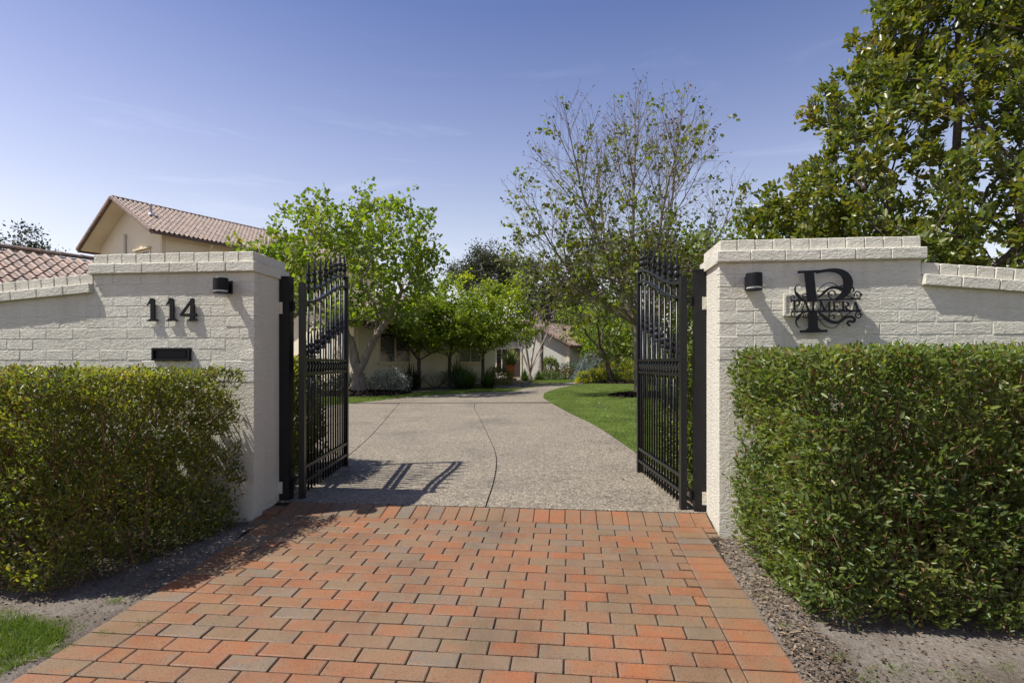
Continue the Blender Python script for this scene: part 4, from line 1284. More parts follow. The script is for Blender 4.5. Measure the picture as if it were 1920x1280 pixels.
def build_roof(t, L, Wd, zE, tan, own_fn=None, deck_mat='cream_trim', own_max=290, caps=True):
    run = Wd/2; pitch = math.atan(tan); cp, sp_ = math.cos(pitch), math.sin(pitch)
    slen = run/cp; rows = int(slen/TE); cols = int(L/TW)
    roof = empty('roof', parent=t)
    # decks (their undersides are the soffit)
    for sgn in (1, -1):
        y_e = 0 if sgn > 0 else Wd
        V = []
        for dz in (-0.012, -0.05):
            for x_ in (0.03, L-0.03):
                for (yy, zz) in ((y_e+sgn*0.03, zE+0.03*tan), (Wd/2-sgn*0.001, zE+run*tan)):
                    V.append((x_, yy, zz+dz))
        F = [[0, 2, 3, 1], [4, 5, 7, 6], [0, 4, 6, 2], [1, 3, 7, 5], [0, 1, 5, 4], [2, 6, 7, 3]]
        if sgn < 0: F = [f[::-1] for f in F]
        link('soffit', mesh('soffit', V, F), M[deck_mat], roof)
    cand = []
    for r_ in range(rows):
        for c in range(cols):
            cand.append((c*TW+0.02, r_*TE))
    ro = random.Random(9)
    own = []
    if own_fn:
        own = sorted([q for q in cand if own_fn(*q) is not None], key=lambda q: own_fn(*q))[:own_max]
    oset = set(own)
    for (x_, s_) in own:
        link('tile', tile_me, None, roof, (x_, s_*cp, zE+s_*sp_+0.004), (pitch, ro.uniform(-.02, .02), ro.uniform(-.012, .012)))
    T = np.array([v.co[:] for v in tile_far.vertices]); loops = np.zeros(len(tile_far.loops), int); tile_far.loops.foreach_get('vertex_index', loops)
    k = len(T); npoly = len(tile_far.polygons)
    pos = [(x_, s_, 1) for (x_, s_) in cand if (x_, s_) not in oset] + [(x_, s_, -1) for (x_, s_) in cand]
    pr = np.array(pos); N = len(pr)
    rx = T[None, :, 0]+pr[:, 0:1]; sl = T[None, :, 1]+pr[:, 1:2]; h = np.broadcast_to(T[None, :, 2], rx.shape)+0.004
    yy = sl*cp-h*sp_; zz = zE+sl*sp_+h*cp
    yy = np.where(pr[:, 2:3] > 0, yy, Wd-yy)
    rx = np.where(pr[:, 2:3] > 0, rx, pr[:, 0:1]+TW-T[None, :, 0])
    V = np.stack([rx, yy, zz], -1).reshape(-1, 3)
    lp = (loops[None, :]+(np.arange(N)*k)[:, None]).ravel()
    o = link('tile_field', fast_mesh('tile_field', V, lp, np.full(N*npoly, 4), False), M['tile'], roof); o['kind'] = 'stuff'
    # ridge and verge tiles
    x_ = 0.0
    while x_ < L-0.2:
        link('ridge_tile', ridge_me, None, roof, (x_, Wd/2, zE+run*tan+0.035), (ro.uniform(-.03, .03), ro.uniform(-.01, .01), 0)); x_ += 0.42
    ver = bevelled_box(0.13, TE+0.03, 0.15, 0.012, 0.002, 4); ver.materials.append(M['tile'])
    for r_ in range(rows):
        s_ = (r_+0.5)*TE
        for sgn in (1, -1):
            yc = s_*cp if sgn > 0 else Wd-s_*cp
            link('verge_tile', ver, None, roof, (-0.04, yc, zE+s_*sp_+0.0), (sgn*(pitch-0.035), 0, 0))
    # barge boards and gutters
    for sgn in (1, -1):
        b = MB(); y_a = 0.0 if sgn > 0 else Wd
        V = [(0.0, y_a, zE-0.04), (0.0, Wd/2-sgn*0.001, zE+run*tan-0.04), (0.0, Wd/2-sgn*0.001, zE+run*tan-0.17), (0.0, y_a, zE-0.17)]
        V += [(0.028, p[1], p[2]) for p in V]
        F = [[0, 1, 2, 3], [7, 6, 5, 4], [0, 4, 5, 1], [1, 5, 6, 2], [2, 6, 7, 3], [3, 7, 4, 0]]
        b.add(V, F); b.build('barge_board', M['gutter'], roof)
        b = MB(); y_g = -0.06 if sgn > 0 else Wd+0.06
        b.box(0.0, L, y_g-0.06, y_g+0.055, zE-0.13, zE-0.02); b.build('gutter', M['gutter'], roof)
    return roof

def house_walls(t, L, Wd, zE, tan, o, og, mat, z0=-0.2):
    run = Wd/2
    b = MB()
    zw = zE+o*tan-0.06
    pts = [(o, z0), (Wd-o, z0), (Wd-o, zw), (Wd/2, zE+run*tan-0.06), (o, zw)]
    for (xa, xb) in ((og, og+0.2), (L-og-0.2, L-og)):
        V = [(xa, p[0], p[1]) for p in pts]+[(xb, p[0], p[1]) for p in pts]
        n = 5
        F = [list(range(n))[::-1], [n+i for i in range(n)]]+[[i, (i+1) % n, (i+1) % n+n, i+n] for i in range(n)]
        bb = MB(); bb.add(V, F); bb.build('gable_wall', M[mat], t)
    for (ya, yb) in ((o, o+0.2), (Wd-o-0.2, Wd-o)):
        bb = MB(); bb.box(og+0.2005, L-og-0.2005, ya+0.002, yb, z0, zw); bb.build('side_wall', M[mat], t)

def window(t, x_, yw, w, z0, z1, panes=2, shutters=True):
    """window in a side wall whose outer face is at local y=yw, looking towards -y"""
    wn_ = empty('window', (x_, yw, 0), 0, t)
    b = MB(); fr = 0.07
    for (a, c, d, e_) in ((-w/2, w/2, z1-fr, z1), (-w/2, w/2, z0, z0+fr), (-w/2, -w/2+fr, z0+fr, z1-fr), (w/2-fr, w/2, z0+fr, z1-fr), (-fr/2, fr/2, z0+fr, z1-fr)):
        b.box(a, c, -0.045, 0.02, d, e_)
    b.build('frame', M['cream_trim'], wn_)
    b = MB(); b.box(-w/2+fr, w/2-fr, -0.008, 0.0, z0+fr, z1-fr); b.build('pane', M['glass'], wn_)
    b = MB(); b.box(-w/2-0.08, w/2+0.08, -0.11, 0.0, z0-0.09, z0-0.001); b.build('sill', M['cream_trim'], wn_)
    if shutters:
        b = MB(); z_ = z0+fr+0.05
        while z_ < z1-fr-0.04:
            for (a, c) in ((-w/2+fr+0.04, -fr/2-0.04), (fr/2+0.04, w/2-fr-0.04)):
                b.add([(a, -0.042, z_), (c, -0.042, z_), (c, -0.012, z_+0.016), (a, -0.012, z_+0.016), (a, -0.040, z_-0.010), (c, -0.040, z_-0.010), (c, -0.010, z_+0.006), (a, -0.010, z_+0.006)],
                      [[0, 1, 2, 3], [7, 6, 5, 4], [0, 4, 5, 1], [1, 5, 6, 2], [2, 6, 7, 3], [3, 7, 4, 0]])
            z_ += 0.088
        tag(b.build('shutter_slats', M['white'], wn_), kind='stuff')
    return wn_

# upper storey behind the left pillar
A = thing('house', 'two storey cream house with tiled gable rising above the left pillar', 'house', (-16.4, 25.0, 0), HROT)
A_L, A_W, A_z, A_t = 15.0, 7.96, 7.25, 0.54
build_roof(A, A_L, A_W, A_z, A_t, lambda x_, s_: x_+s_*0.3 if x_ < 9.0 else None)
house_walls(A, A_L, A_W, A_z, A_t, 0.55, 0.85, 'cream')
# gable window (looks towards -x) with hood, downpipes, soil vent
g = empty('window', (0.85, A_W*0.34, 0), 0, A)
b = MB()
for (y0_, y1_, z0_, z1_) in ((-0.75, 0.75, 6.67, 6.75), (-0.75, 0.75, 5.35, 5.43), (-0.75, -0.67, 5.43, 6.67), (0.67, 0.75, 5.43, 6.67), (-0.04, 0.04, 5.43, 6.67)):
    b.box(-0.05, 0.02, y0_, y1_, z0_, z1_)
b.build('frame', M['cream_trim'], g)
b = MB(); b.box(-0.012, 0.0, -0.67, 0.67, 5.43, 6.67); b.build('pane', M['glass'], g)
b = MB(); b.box(-0.14, 0.0, -0.82, 0.82, 6.80, 6.88); b.build('hood', M['cream_trim'], g)
b = MB(); b.tube([(0.78, A_W*0.57, 5.0), (0.78, A_W*0.57, 7.75)], 0.07, 12); b.lathe([(0.085, 0), (0.085, 0.1)], 12, (0.78, A_W*0.57, 7.70)); b.build('downpipe', M['white'], A)
b = MB(); b.box(0.70, 0.845, 0.57, 0.72, 4.0, 7.40); b.build('corner_pilaster', M['cream_trim'], A)
b = MB(); b.tube([(2.75, -0.02, 7.1), (2.75, 0.05, 6.95), (2.75, 0.46, 6.7), (2.75, 0.48, 6.55), (2.75, 0.48, 4.0)], 0.05, 10); b.build('downpipe', M['cream_trim'], A)
b = MB(); yv, zv = 2.2, A_z+2.2*A_t; b.tube([(0.95, yv, zv-0.1), (0.95, yv, zv+0.5)], 0.065, 12); b.lathe([(0.09, 0), (0.09, 0.06), (0.05, 0.1)], 12, (0.95, yv, zv+0.5)); b.lathe([(0.2, 0), (0.11, 0.09), (0.075, 0.15)], 12, (0.95, yv, zv+0.02)); b.build('vent_pipe', M['pipe'], A)

# low roof at the far left
Bh = thing('garage', 'low building with pinkish barrel tile roof behind the left wing wall', 'building', (-11.0, 7.93, 0), HROT)
B_L, B_W, B_z, B_t = 6.0, 6.0, 2.34, 0.50
build_roof(Bh, B_L, B_W, B_z, B_t, lambda x_, s_: abs(x_-4.2)-s_*0.6 if (s_ > 1.0 and 2.2 < x_ < 6) else None)
house_walls(Bh, B_L, B_W, B_z, B_t, 0.45, 0.4, 'cream')

# main house along the drive
Ch = thing('house', 'long low cream house with shuttered windows behind the maple trees', 'house', (-5.99, 20.25, 0), HROT)
C_L, C_W, C_z, C_t = 10.85, 7.0, 2.75, 0.50
build_roof(Ch, C_L, C_W, C_z, C_t)
house_walls(Ch, C_L, C_W, C_z, C_t, 0.45, 0.6, 'cream')
window(Ch, 0.6+2.2, 0.452, 1.85, 1.22, 2.48)
window(Ch, 0.6+7.4, 0.452, 1.85, 1.22, 2.42)
b = MB(); b.tube([(0.75, 0.40, 0.1), (0.75, 0.40, 2.5)], 0.045, 8); b.build('downpipe', M['cream_trim'], Ch)

# gabled wing at the end of the drive
Dh = thing('house', 'pale gabled house wing with terracotta roof at the end of the driveway', 'house', (3.91, 36.0, 0), HROT)
D_L, D_W, D_z, D_t = 9.0, 7.0, 2.36, 0.50
build_roof(Dh, D_L, D_W, D_z, D_t)
house_walls(Dh, D_L, D_W, D_z, D_t, 0.35, 0.45, 'pale')
b = MB(); b.box(0.37, 0.449, 0.345, 0.56, 0, 2.4); b.build('corner_pilaster', M['cream_trim'], Dh)
dr = empty('door', (0.45, 4.6, 0), 0, Dh)
b = MB(); b.box(-0.03, 0.02, -0.42, 0.42, 0.25, 2.25); b.build('leaf', M['dark'], dr)
b = MB(); b.box(-0.07, 0.02, -0.52, -0.421, 0.2, 2.35); b.box(-0.07, 0.02, 0.421, 0.52, 0.2, 2.35); b.box(-0.07, 0.02, -0.421, 0.421, 2.251, 2.35); b.build('frame', M['cream_trim'], dr)
wd_ = empty('window', (0.45, 5.75, 0), 0, Dh)
b = MB(); b.box(-0.02, 0.02, -0.45, 0.45, 0.5, 2.2); b.build('pane', M['glass'], wd_)
b = MB()
for (ya, yb, za, zb) in ((-0.52, -0.451, 0.45, 2.25), (0.451, 0.52, 0.45, 2.25), (-0.451, 0.451, 2.201, 2.25), (-0.451, 0.451, 0.45, 0.499), (-0.03, 0.03, 0.5, 2.2)): b.box(-0.06, 0.015, ya, yb, za, zb)
b.build('frame', M['cream_trim'], wd_)
for k, (x0, x1, y0_, y1_, zt) in enumerate(((-0.9, 0.55, 28.5, 30.0, 0.275), (-1.0, 0.25, 29.0, 31.4, 0.37))):
    b = MB(); b.box(x0, x1, y0_, y1_, 0.05, zt)
    tag(b.build('entry_step', M['stone']), ['lower sandstone entry step beside the drive', 'upper sandstone entry step under the terracotta pot'][k], 'step', 'entry steps')

# ------------------------------------------------------------------ clipped hedges
def hedge(name, label, foot, zt, zb, n, leaf, mat, seed, dens=None, rust=0.10):
    """foot: outline in wall coordinates, counter-clockwise; leaves fill a shell just inside it"""
    r = np.random.default_rng(seed)
    P = np.array(foot, float)
    lo, hi = P.min(0), P.max(0)
    t = thing(name, label, 'hedge', (*W(*P.mean(0)), 0))
    org = np.array([*W(*P.mean(0)), 0.0])
    acc = []; tot = 0
    A_, B_ = P, np.roll(P, -1, 0)
    while tot < n:
        m = n*3
        q = np.column_stack([lo[0]-0.05+r.random(m)*(hi[0]-lo[0]+0.1), lo[1]-0.05+r.random(m)*(hi[1]-lo[1]+0.1), zb+r.random(m)*(zt-zb+0.03)])
        ins = in_poly(q[:, :2], foot)
        d = np.full(m, 9.0)
        for a, c in zip(A_, B_):
            e_ = c-a; w_ = q[:, :2]-a
            tt = np.clip((w_@e_)/(e_@e_), 0, 1)
            d = np.minimum(d, np.linalg.norm(w_-tt[:, None]*e_, axis=1))
        d = np.where(ins, d, -d)
        dz = zt-q[:, 2]
        # soft top arris and drawn-in skirt
        rad = 0.035
        dd = np.where((d < rad) & (dz < rad), rad-np.hypot(rad-d, rad-dz), np.minimum(d, dz))
        wob = 0.008*np.sin(q[:, 0]*9+q[:, 2]*7+seed)+0.010*np.sin(q[:, 0]*21-q[:, 2]*17+q[:, 1]*13)+0.012*np.sin(q[:, 2]*33+q[:, 0]*29)
        skirt = 0.03*np.clip((zb+0.22-q[:, 2])/0.22, 0, 1)**1.5
        dd = dd-0.03-wob-skirt
        pr = np.where(dd < 0, np.exp(-(dd/0.016)**2)*0.35, np.exp(-dd/0.10))
        if dens is not None: pr = pr*dens(q)
        qx, qy, qz_ = q[:, 0]+0.3*q[:, 1], q[:, 1], q[:, 2]
        gap = np.sin(qx*13.1+1.3*np.sin(qz_*9+seed))+np.sin(qz_*15.7+1.6*np.sin(qx*7.3+2))+np.sin(qx*27+qz_*23+seed)*0.7
        pr = pr*np.where((gap < -0.70) & (dz > 0.06), np.where(dd < 0.10, 0.14, 1.0), 1.0)
        k = r.random(m) < pr
        q = q[k]
        acc.append(q); tot += len(q)
    q = np.concatenate(acc)[:n]
    c2 = P.mean(0)
    # outward direction from the nearest edge
    best = np.full(len(q), 9.0); out = np.zeros((len(q), 3))
    for a, c in zip(A_, B_):
        e_ = c-a; w_ = q[:, :2]-a
        tt = np.clip((w_@e_)/(e_@e_), 0, 1); dl = np.linalg.norm(w_-tt[:, None]*e_, axis=1)
        nn = np.array([e_[1], -e_[0]])/np.linalg.norm(e_)
        m_ = dl < best; best[m_] = dl[m_]; out[m_] = [nn[0], nn[1], 0.15]
    topm = (zt-q[:, 2]) < best; out[topm] = [0, 0, 1]
    ow = np.column_stack([CU*out[:, 0]+SU*out[:, 1], -SU*out[:, 0]+CU*out[:, 1], out[:, 2]])
    pos = np.column_stack([OX+CU*q[:, 0]+SU*q[:, 1], OY-SU*q[:, 0]+CU*q[:, 1], q[:, 2]])-org
    f = unit(ow*0.75+r.normal(size=pos.shape)*0.62+np.array([0, 0, 1.0])*np.where(topm, -0.45, 0.5)[:, None])
    nm = unit(ow*0.7+np.array([0, 0, 0.8])+r.normal(size=pos.shape)*0.55)
    r.shuffle(pos_i := np.arange(n)); pos, f, nm, ow = pos[pos_i], f[pos_i], nm[pos_i], ow[pos_i]
    ng = int(n*(1-rust))
    leaves('foliage', 'lance', pos[:ng], f[:ng], nm[:ng], leaf*(0.65+0.7*r.random(ng)), mat, t)
    leaves('dry_foliage', 'lance', pos[ng:], f[ng:], nm[ng:], leaf*(0.5+0.6*r.random(n-ng)), M['rust'], t)
    # stems and twigs
    b = MB()
    ns = max(5, int((hi[0]-lo[0])*4.5))
    for i in range(ns):
        u0 = lo[0]+0.2+(hi[0]-lo[0]-0.4)*(i+r.random()*0.5)/ns; v0 = (lo[1]*0.5+hi[1]*0.5)+r.normal()*0.1
        if not in_poly(np.array([[u0, v0]]), foot)[0]: continue
        g0 = float(gz_v(v0))-0.03
        for k in range(7):
            a = r.random()*6.28; ln = 0.25+0.30*r.random()
            p0 = np.array([u0+0.03*math.cos(a), v0+0.03*math.sin(a), g0])
            p1 = p0+np.array([math.cos(a)*ln*0.45, math.sin(a)*ln*0.6, (zt-g0)*0.42])
            p2 = p0+np.array([math.cos(a)*ln*1.1, math.sin(a)*ln*1.3, (zt-g0)*(0.72+0.25*r.random())])
            W3 = [(*W(p[0], p[1]), p[2]) for p in (p0, p1, p2)]
            W3 = [np.array(w_)-org for w_ in W3]
            if not in_poly(np.array([p1[:2], p2[:2]]), foot).all(): continue
            b.tube(W3, [0.016, 0.009, 0.004], 5, False)
    b.build('stems', M['twig'], t, True)
    b = MB()
    m = int(n*0.035)
    sel = r.choice(ng, m, replace=False)
    for i in sel:
        p = pos[i]; dirn = unit(ow[i]*0.5+r.normal(size=3)*0.5+np.array([0, 0, 0.7])); L = 0.05+0.07*r.random()
        b.tube([p-dirn*L, p-dirn*L*0.4+r.normal(size=3)*0.006, p+dirn*0.015], [0.0021, 0.0018, 0.0011], 3, False)
    tag(b.build('twigs', M['twig'], t), kind='stuff')
    return t

def thin_patch(q):
    # sparse, woody hollow low on the end of the hedge
    d = ((q[:, 0]+0.16)/0.16)**2+((q[:, 2]-0.33)/0.22)**2
    return np.where((d < 1) & (q[:, 1] < -0.2) & (q[:, 1] > -1.0), 0.22, 1.0)
hedge('hedge', 'clipped hedge in front of the wall with the numerals 114', [(-3.6, -1.40), (-0.44, -1.40), (-0.33, -1.32), (-0.14, -0.75), (-0.005, -0.20), (-0.01, -0.07), (-3.6, -0.07)], 1.195, -0.05, 112000, 0.033, M['hedge'], 3, dens=thin_patch, rust=0.13)
hedge('hedge', 'tall clipped hedge below the letter P sign', [(3.66, -1.18), (3.74, -1.28), (7.0, -1.28), (7.0, -0.07), (3.60, -0.07)], 1.322, -0.06, 130000, 0.0355, M['hedge_b'], 8)
hedge('hedge', 'low hedge inside the property behind the left gate leaf', [(-0.95, 0.85), (-0.22, 0.85), (-0.30, 2.0), (-0.95, 2.2)], 1.30, 0.1, 12000, 0.055, M['hedge'], 12)
hedge('hedge', 'low hedge inside the property behind the right gate leaf', [(3.42, 0.75), (4.4, 0.75), (4.4, 2.2), (3.44, 2.0)], 1.42, 0.1, 13000, 0.055, M['hedge_b'], 15)

# ------------------------------------------------------------------ trees
def tree_thing(name, label, base, group=None):
    X, Y = base
    return thing(name, label, 'tree', (X, Y, gz(X, Y)-0.02), 0, group)

def crown(t, tr, shape, mat, per, spread, size, rmax, prob=1.0, tip_only=False, up=0.2, droop=0.0, name='crown', wid=None):
    P, D, off = tr.leafpts(rmax, per, spread, tip_only, prob)
    n = len(P)
    f = unit(off/(spread+1e-6)*0.6+D*0.4+tr.r.normal(size=P.shape)*0.5+np.array([0, 0, up-droop]))
    nm = unit(tr.r.normal(size=P.shape)*1.0+np.array([0, 0, 0.45]))
    return leaves(name, shape, P, f, nm, size*(0.6+0.8*tr.r.random(n)), mat, t, wid=wid)

# forked maple left of the drive
t = tree_thing('maple_tree', 'large forked green maple with grey trunk behind the left gate leaf', (-5.41, 19.4))
tr = Tree(21)
tr.stem([(0, 0, 0), (0.0, 0, 0.4), (-0.02, 0, 0.75)])
f0 = 2
a = tr.stem([(-0.12, 0, 1.1), (-0.24, 0.05, 1.6), (-0.38, 0.1, 2.0)], 2)
tr.stem([(-0.75, 0.3, 2.5), (-1.2, 0.4, 3.1)], a); tr.stem([(-0.35, -0.3, 2.6), (-0.2, -0.4, 3.4), (-0.1, -0.3, 4.2)], a)
a = tr.stem([(0.14, 0, 1.05), (0.32, 0.02, 1.5), (0.55, 0.0, 1.95)], 2)
tr.stem([(0.55, 0.35, 2.5), (0.45, 0.5, 3.3), (0.4, 0.5, 4.0)], a); tr.stem([(0.95, -0.1, 2.5), (1.25, -0.1, 3.1), (1.5, 0, 3.6)], a)
A1 = ellipsoid_pts(tr.r, 460, (-0.35, 0.0, 4.3), (3.55, 2.9, 2.4), 0.3, -0.85, 0.2)
A1 = np.vstack([A1, ellipsoid_pts(tr.r, 40, (2.2, 0.0, 4.9), (0.9, 1.0, 1.5), 0.3), ellipsoid_pts(tr.r, 90, (-3.0, 0.2, 4.5), (1.3, 1.2, 1.2), 0.3), ellipsoid_pts(tr.r, 30, (0.9, 0, 6.4), (1.5, 1.3, 0.9), 0.3)])
tr.grow(A1, 0.3, 0.7, 0.10, 0.12, 0.02, f0)
tr.radii(0.006, 0.24)
tr.wood('trunk', M['bark_grey'], t)
crown(t, tr, 'maple', M['maple'], 13, 0.11, 0.125, 0.0125, 0.9, droop=0.15)

# three japanese maples along the house
def jmaple(label, base, h, c, rad, seed, lean, n=230, mat='jmaple', bark='bark_dark', size=0.085, per=22, rb=0.075, group='japanese maples along the house'):
    t = tree_thing('japanese_maple', label, base, group)
    tr = Tree(seed)
    z1 = h*0.30
    tr.stem([(0, 0, 0), (0.03*lean, 0, z1*0.5), (0.02*lean, 0.02, z1)])
    for (dx, dy, dz) in ((0.45*lean, 0.1, 0.5), (-0.4*lean, 0.15, 0.55), (0.12, -0.3, 0.6), (0.8*lean, -0.1, 0.42)):
        tr.stem([(dx*0.5, dy*0.5, z1+dz*0.5), (dx, dy, z1+dz)], 2)
    A1 = ellipsoid_pts(tr.r, n, c, rad, 0.3, -0.75, 0.42)
    # layered habit
    A1[:, 2] = np.round(A1[:, 2]/0.32)*0.32+tr.r.normal(size=len(A1))*0.06
    tr.grow(A1, 0.22, 0.6, 0.12, 0.12, 0.06, 2)
    tr.radii(0.0045, rb)
    tr.wood('trunk', M[bark], t)
    P, D, off = tr.leafpts(0.0085, per, 0.12, False, 0.85)
    off[:, 2] *= 0.35; P = P-np.array([0, 0, 1])*0
    f = unit(tr.r.normal(size=P.shape)*np.array([1, 1, 0.4])+np.array([0, 0, -0.1]))
    nm = unit(tr.r.normal(size=P.shape)*0.8+np.array([0, -0.2, 0.7]))
    leaves('crown', 'maple', P, f, nm, size*1.15*(0.6+0.8*tr.r.random(len(P))), M[mat], t)
    return t
jmaple('slender japanese maple in front of the shuttered window', (-3.90, 22.9), 4.0, (0.0, -0.1, 2.65), (2.2, 1.6, 1.5), 31, 1.0, 300, mat='jmaple_shaded')
jmaple('middle japanese maple, behind the strappy lawn-edge clump', (-2.78, 24.7), 4.4, (0.1, -0.1, 2.85), (2.2, 1.6, 1.55), 32, -1.0, 300, mat='jmaple_shaded')
jmaple('brightest lime japanese maple nearest the terracotta pot', (-1.44, 26.8), 4.8, (0.45, -0.2, 3.1), (2.3, 1.7, 1.75), 33, 0.8, 380)

# sparse upright tree by the right gate leaf
t = tree_thing('half_bare_tree', 'tall half bare spring tree with fanning twigs behind the right gate leaf', (4.25, 18.2))
tr = Tree(44)
tr.stem([(0, 0, 0), (-0.02, 0, 0.9), (-0.05, 0, 1.7), (-0.10, 0, 2.35)])
for pts in ([(-0.45, 0.05, 2.75), (-1.1, 0.1, 3.2), (-1.9, 0.0, 3.65)], [(-0.35, -0.2, 3.1), (-0.9, -0.3, 4.1), (-1.4, -0.4, 5.0)], [(-0.1, 0.1, 3.0), (-0.1, 0.2, 4.2), (-0.2, 0.2, 5.3)],
            [(0.25, 0.2, 2.9), (0.6, 0.3, 3.8), (0.9, 0.4, 4.9)], [(0.3, -0.1, 2.7), (1.1, -0.1, 3.4), (1.9, -0.1, 4.2)], [(-0.3, 0.3, 2.8), (-0.7, 0.8, 3.8), (-0.9, 1.1, 4.8)], [(0.1, -0.4, 2.9), (0.2, -0.9, 3.9), (0.3, -1.2, 5.0)]):
    tr.stem(pts, 3)
r_ = tr.r
CEN = np.array([-0.5, 0.0, 5.1]); RAD = np.array([4.7, 3.7, 5.6])
def reach(p, d):
    # distance along d to the crown envelope
    a_ = (p-CEN)/RAD; b_ = d/RAD
    A_ = b_@b_; B_ = a_@b_; C_ = a_@a_-1
    q_ = B_*B_-A_*C_
    return max(0.15, (-B_+math.sqrt(q_))/A_) if q_ > 0 else 0.2
def shoot(node, d, L, level):
    p = tr.P[node]; n_ = max(3, int(L/0.28)); pts = []; dd_ = d/np.linalg.norm(d)
    q = p.copy()
    for k in range(n_):
        dd_ = dd_+np.array([0, 0, (0.055 if level < 2 else 0.03)])+r_.normal(size=3)*0.035; dd_ /= np.linalg.norm(dd_)
        q = q+dd_*L/n_; pts.append(q.copy())
    first = len(tr.P); last = tr.stem(pts, node); tr.tips.append(last)
    if level >= 3: return
    step_ = (0.28, 0.25, 0.28)[level]
    m_ = int(L/step_); side = r_.random()*6.28
    for k in range(1 if level else 2, m_):
        i_ = first+min(n_-1, int(k*step_/L*n_))
        if level == 2 and r_.random() < 0.12: continue
        side += 2.4+r_.normal()*0.3
        ax = tr.D[i_]; u1 = np.cross(ax, [0.3, 0.2, 1.0]); u1 /= np.linalg.norm(u1)+1e-6; u2 = np.cross(ax, u1)
        ang = R(26+16*r_.random())
        nd_ = ax*math.cos(ang)+(u1*math.cos(side)+u2*math.sin(side))*math.sin(ang)
        rem = L*(1-k*step_/L)
        LL = min(reach(tr.P[i_], nd_)*(0.75+0.35*r_.random()), (0.62, 0.6, 0.7)[level]*(rem+0.45))
        if LL > 0.18: shoot(i_, nd_, LL, level+1)
bases = [c_[-1] for c_ in tr.chains[1:]]
for b_ in bases:
    d_ = tr.D[b_]+np.array([0, 0, 0.25]); d_ /= np.linalg.norm(d_)
    shoot(b_, d_, reach(tr.P[b_], d_)*0.97, 0)
for c_ in tr.chains[1:8]:
    for i_ in c_[1:]:
        for k in range(2):
            d_ = unit(r_.normal(size=3)*np.array([1, 1, 0.5])+np.array([0, 0, 0.6])); shoot(i_, d_, min(2.6, reach(tr.P[i_], d_)*0.8), 1)
for a_ in np.arange(0, 6.28, 0.8):
    d_ = unit(np.array([math.cos(a_), math.sin(a_), 0.45])); shoot(3, d_, reach(tr.P[3], d_)*0.9, 0)
tr.radii(0.0042, 0.18, 2.25)
tr.wood('trunk', M['bark_grey'], t)
P, D, off = tr.leafpts(0.0075, 1, 0.02, False, 0.19)
hz_ = P[:, 2]
keep = r_.random(len(P)) < np.interp(hz_, [2, 4.0, 6.0, 8.0, 10.5], [1.0, 1.0, 0.6, 0.25, 0.09])
P = P[keep]
nc = 7
P = np.repeat(P, nc, 0)+r_.normal(size=(len(P)*nc, 3))*0.085
f = unit(r_.normal(size=P.shape)*np.array([1, 1, 0.5])+np.array([0, 0, -0.45]))
nm = unit(r_.normal(size=P.shape)*0.9+np.array([0, 0, 0.5]))
leaves('crown', 'maple', P, f, nm, 0.115*(0.5+0.9*r_.random(len(P))), M['sparse'], t)
P2, D, off = tr.leafpts(0.0105, 1, 0.02, True, 0.6)
P2 = np.repeat(P2, 2, 0)+r_.normal(size=(len(P2)*2, 3))*0.03
leaves('buds', 'maple', P2, rdir(len(P2), r_), rdir(len(P2), r_), 0.05*(0.5+r_.random(len(P2))), M['litter'], t)

# magnolia over the right wall
t = tree_thing('magnolia_tree', 'big glossy magnolia tree towering over the right boundary wall', (8.6, 10.6))
tr = Tree(55)
tr.stem([(0, 0, 0), (0.0, 0, 1.0), (0.02, 0, 2.0), (-0.05, 0, 3.0), (0.02, 0, 4.2), (-0.02, 0, 5.4), (0.05, 0, 6.6), (0, 0, 7.6), (0.02, 0, 8.6)])
r_ = tr.r; n = 1900
zz = 1.3+8.0*r_.random(n)**0.95; th = r_.random(n)*6.283
prof = np.interp(zz, [1.0, 2.5, 3.6, 5.0, 6.4, 7.6, 8.6, 9.5], [3.3, 3.85, 3.8, 3.25, 2.4, 1.65, 1.05, 0.3])
prof = prof*(1+0.12*np.sin(zz*3.3+th*2)+0.10*np.sin(th*5+zz*1.7))
rr = prof*np.sqrt(0.08+0.92*r_.random(n))
A1 = np.column_stack([rr*np.cos(th), rr*np.sin(th)*0.9, zz])
lowz = 1.4+2.6*r_.random(450); lth = r_.random(450)*6.283; lr = 3.9*np.sqrt(r_.random(450))
A1 = np.vstack([A1, np.column_stack([lr*np.cos(lth), lr*np.sin(lth), lowz]), ellipsoid_pts(r_, 170, (-2.9, 0.0, 3.7), (1.3, 1.3, 1.0), 0.2)])
A1 = np.vstack([A1, np.column_stack([-1.35+r_.normal(size=50)*0.30, r_.normal(size=50)*0.5, 6.2+r_.random(50)*1.7])])
tr.grow(A1, 0.17, 0.7, 0.10, 0.08, 0.05, 1)
tr.radii(0.006, 0.17)
tr.wood('trunk', M['bark_dark'], t)
P, D, off = tr.leafpts(0.0135, 8, 0.05, False, 1.0)
P2, D2_, off2 = tr.leafpts(0.0135, 10, 0.06, True, 1.0)
P = np.vstack([P, P2]); D = np.vstack([D, D2_])
q_ = rdir(len(P), r_)
f = unit(q_+D*0.7+np.array([0, 0, 0.35]))
nm = unit(q_*0.3+D*0.5+r_.normal(size=P.shape)*0.45+np.array([0, 0, 0.8]))
leaves('crown', 'lance', P, f, nm, 0.145*(0.6+0.6*r_.random(len(P))), M['magnolia'], t, wid=1.25)

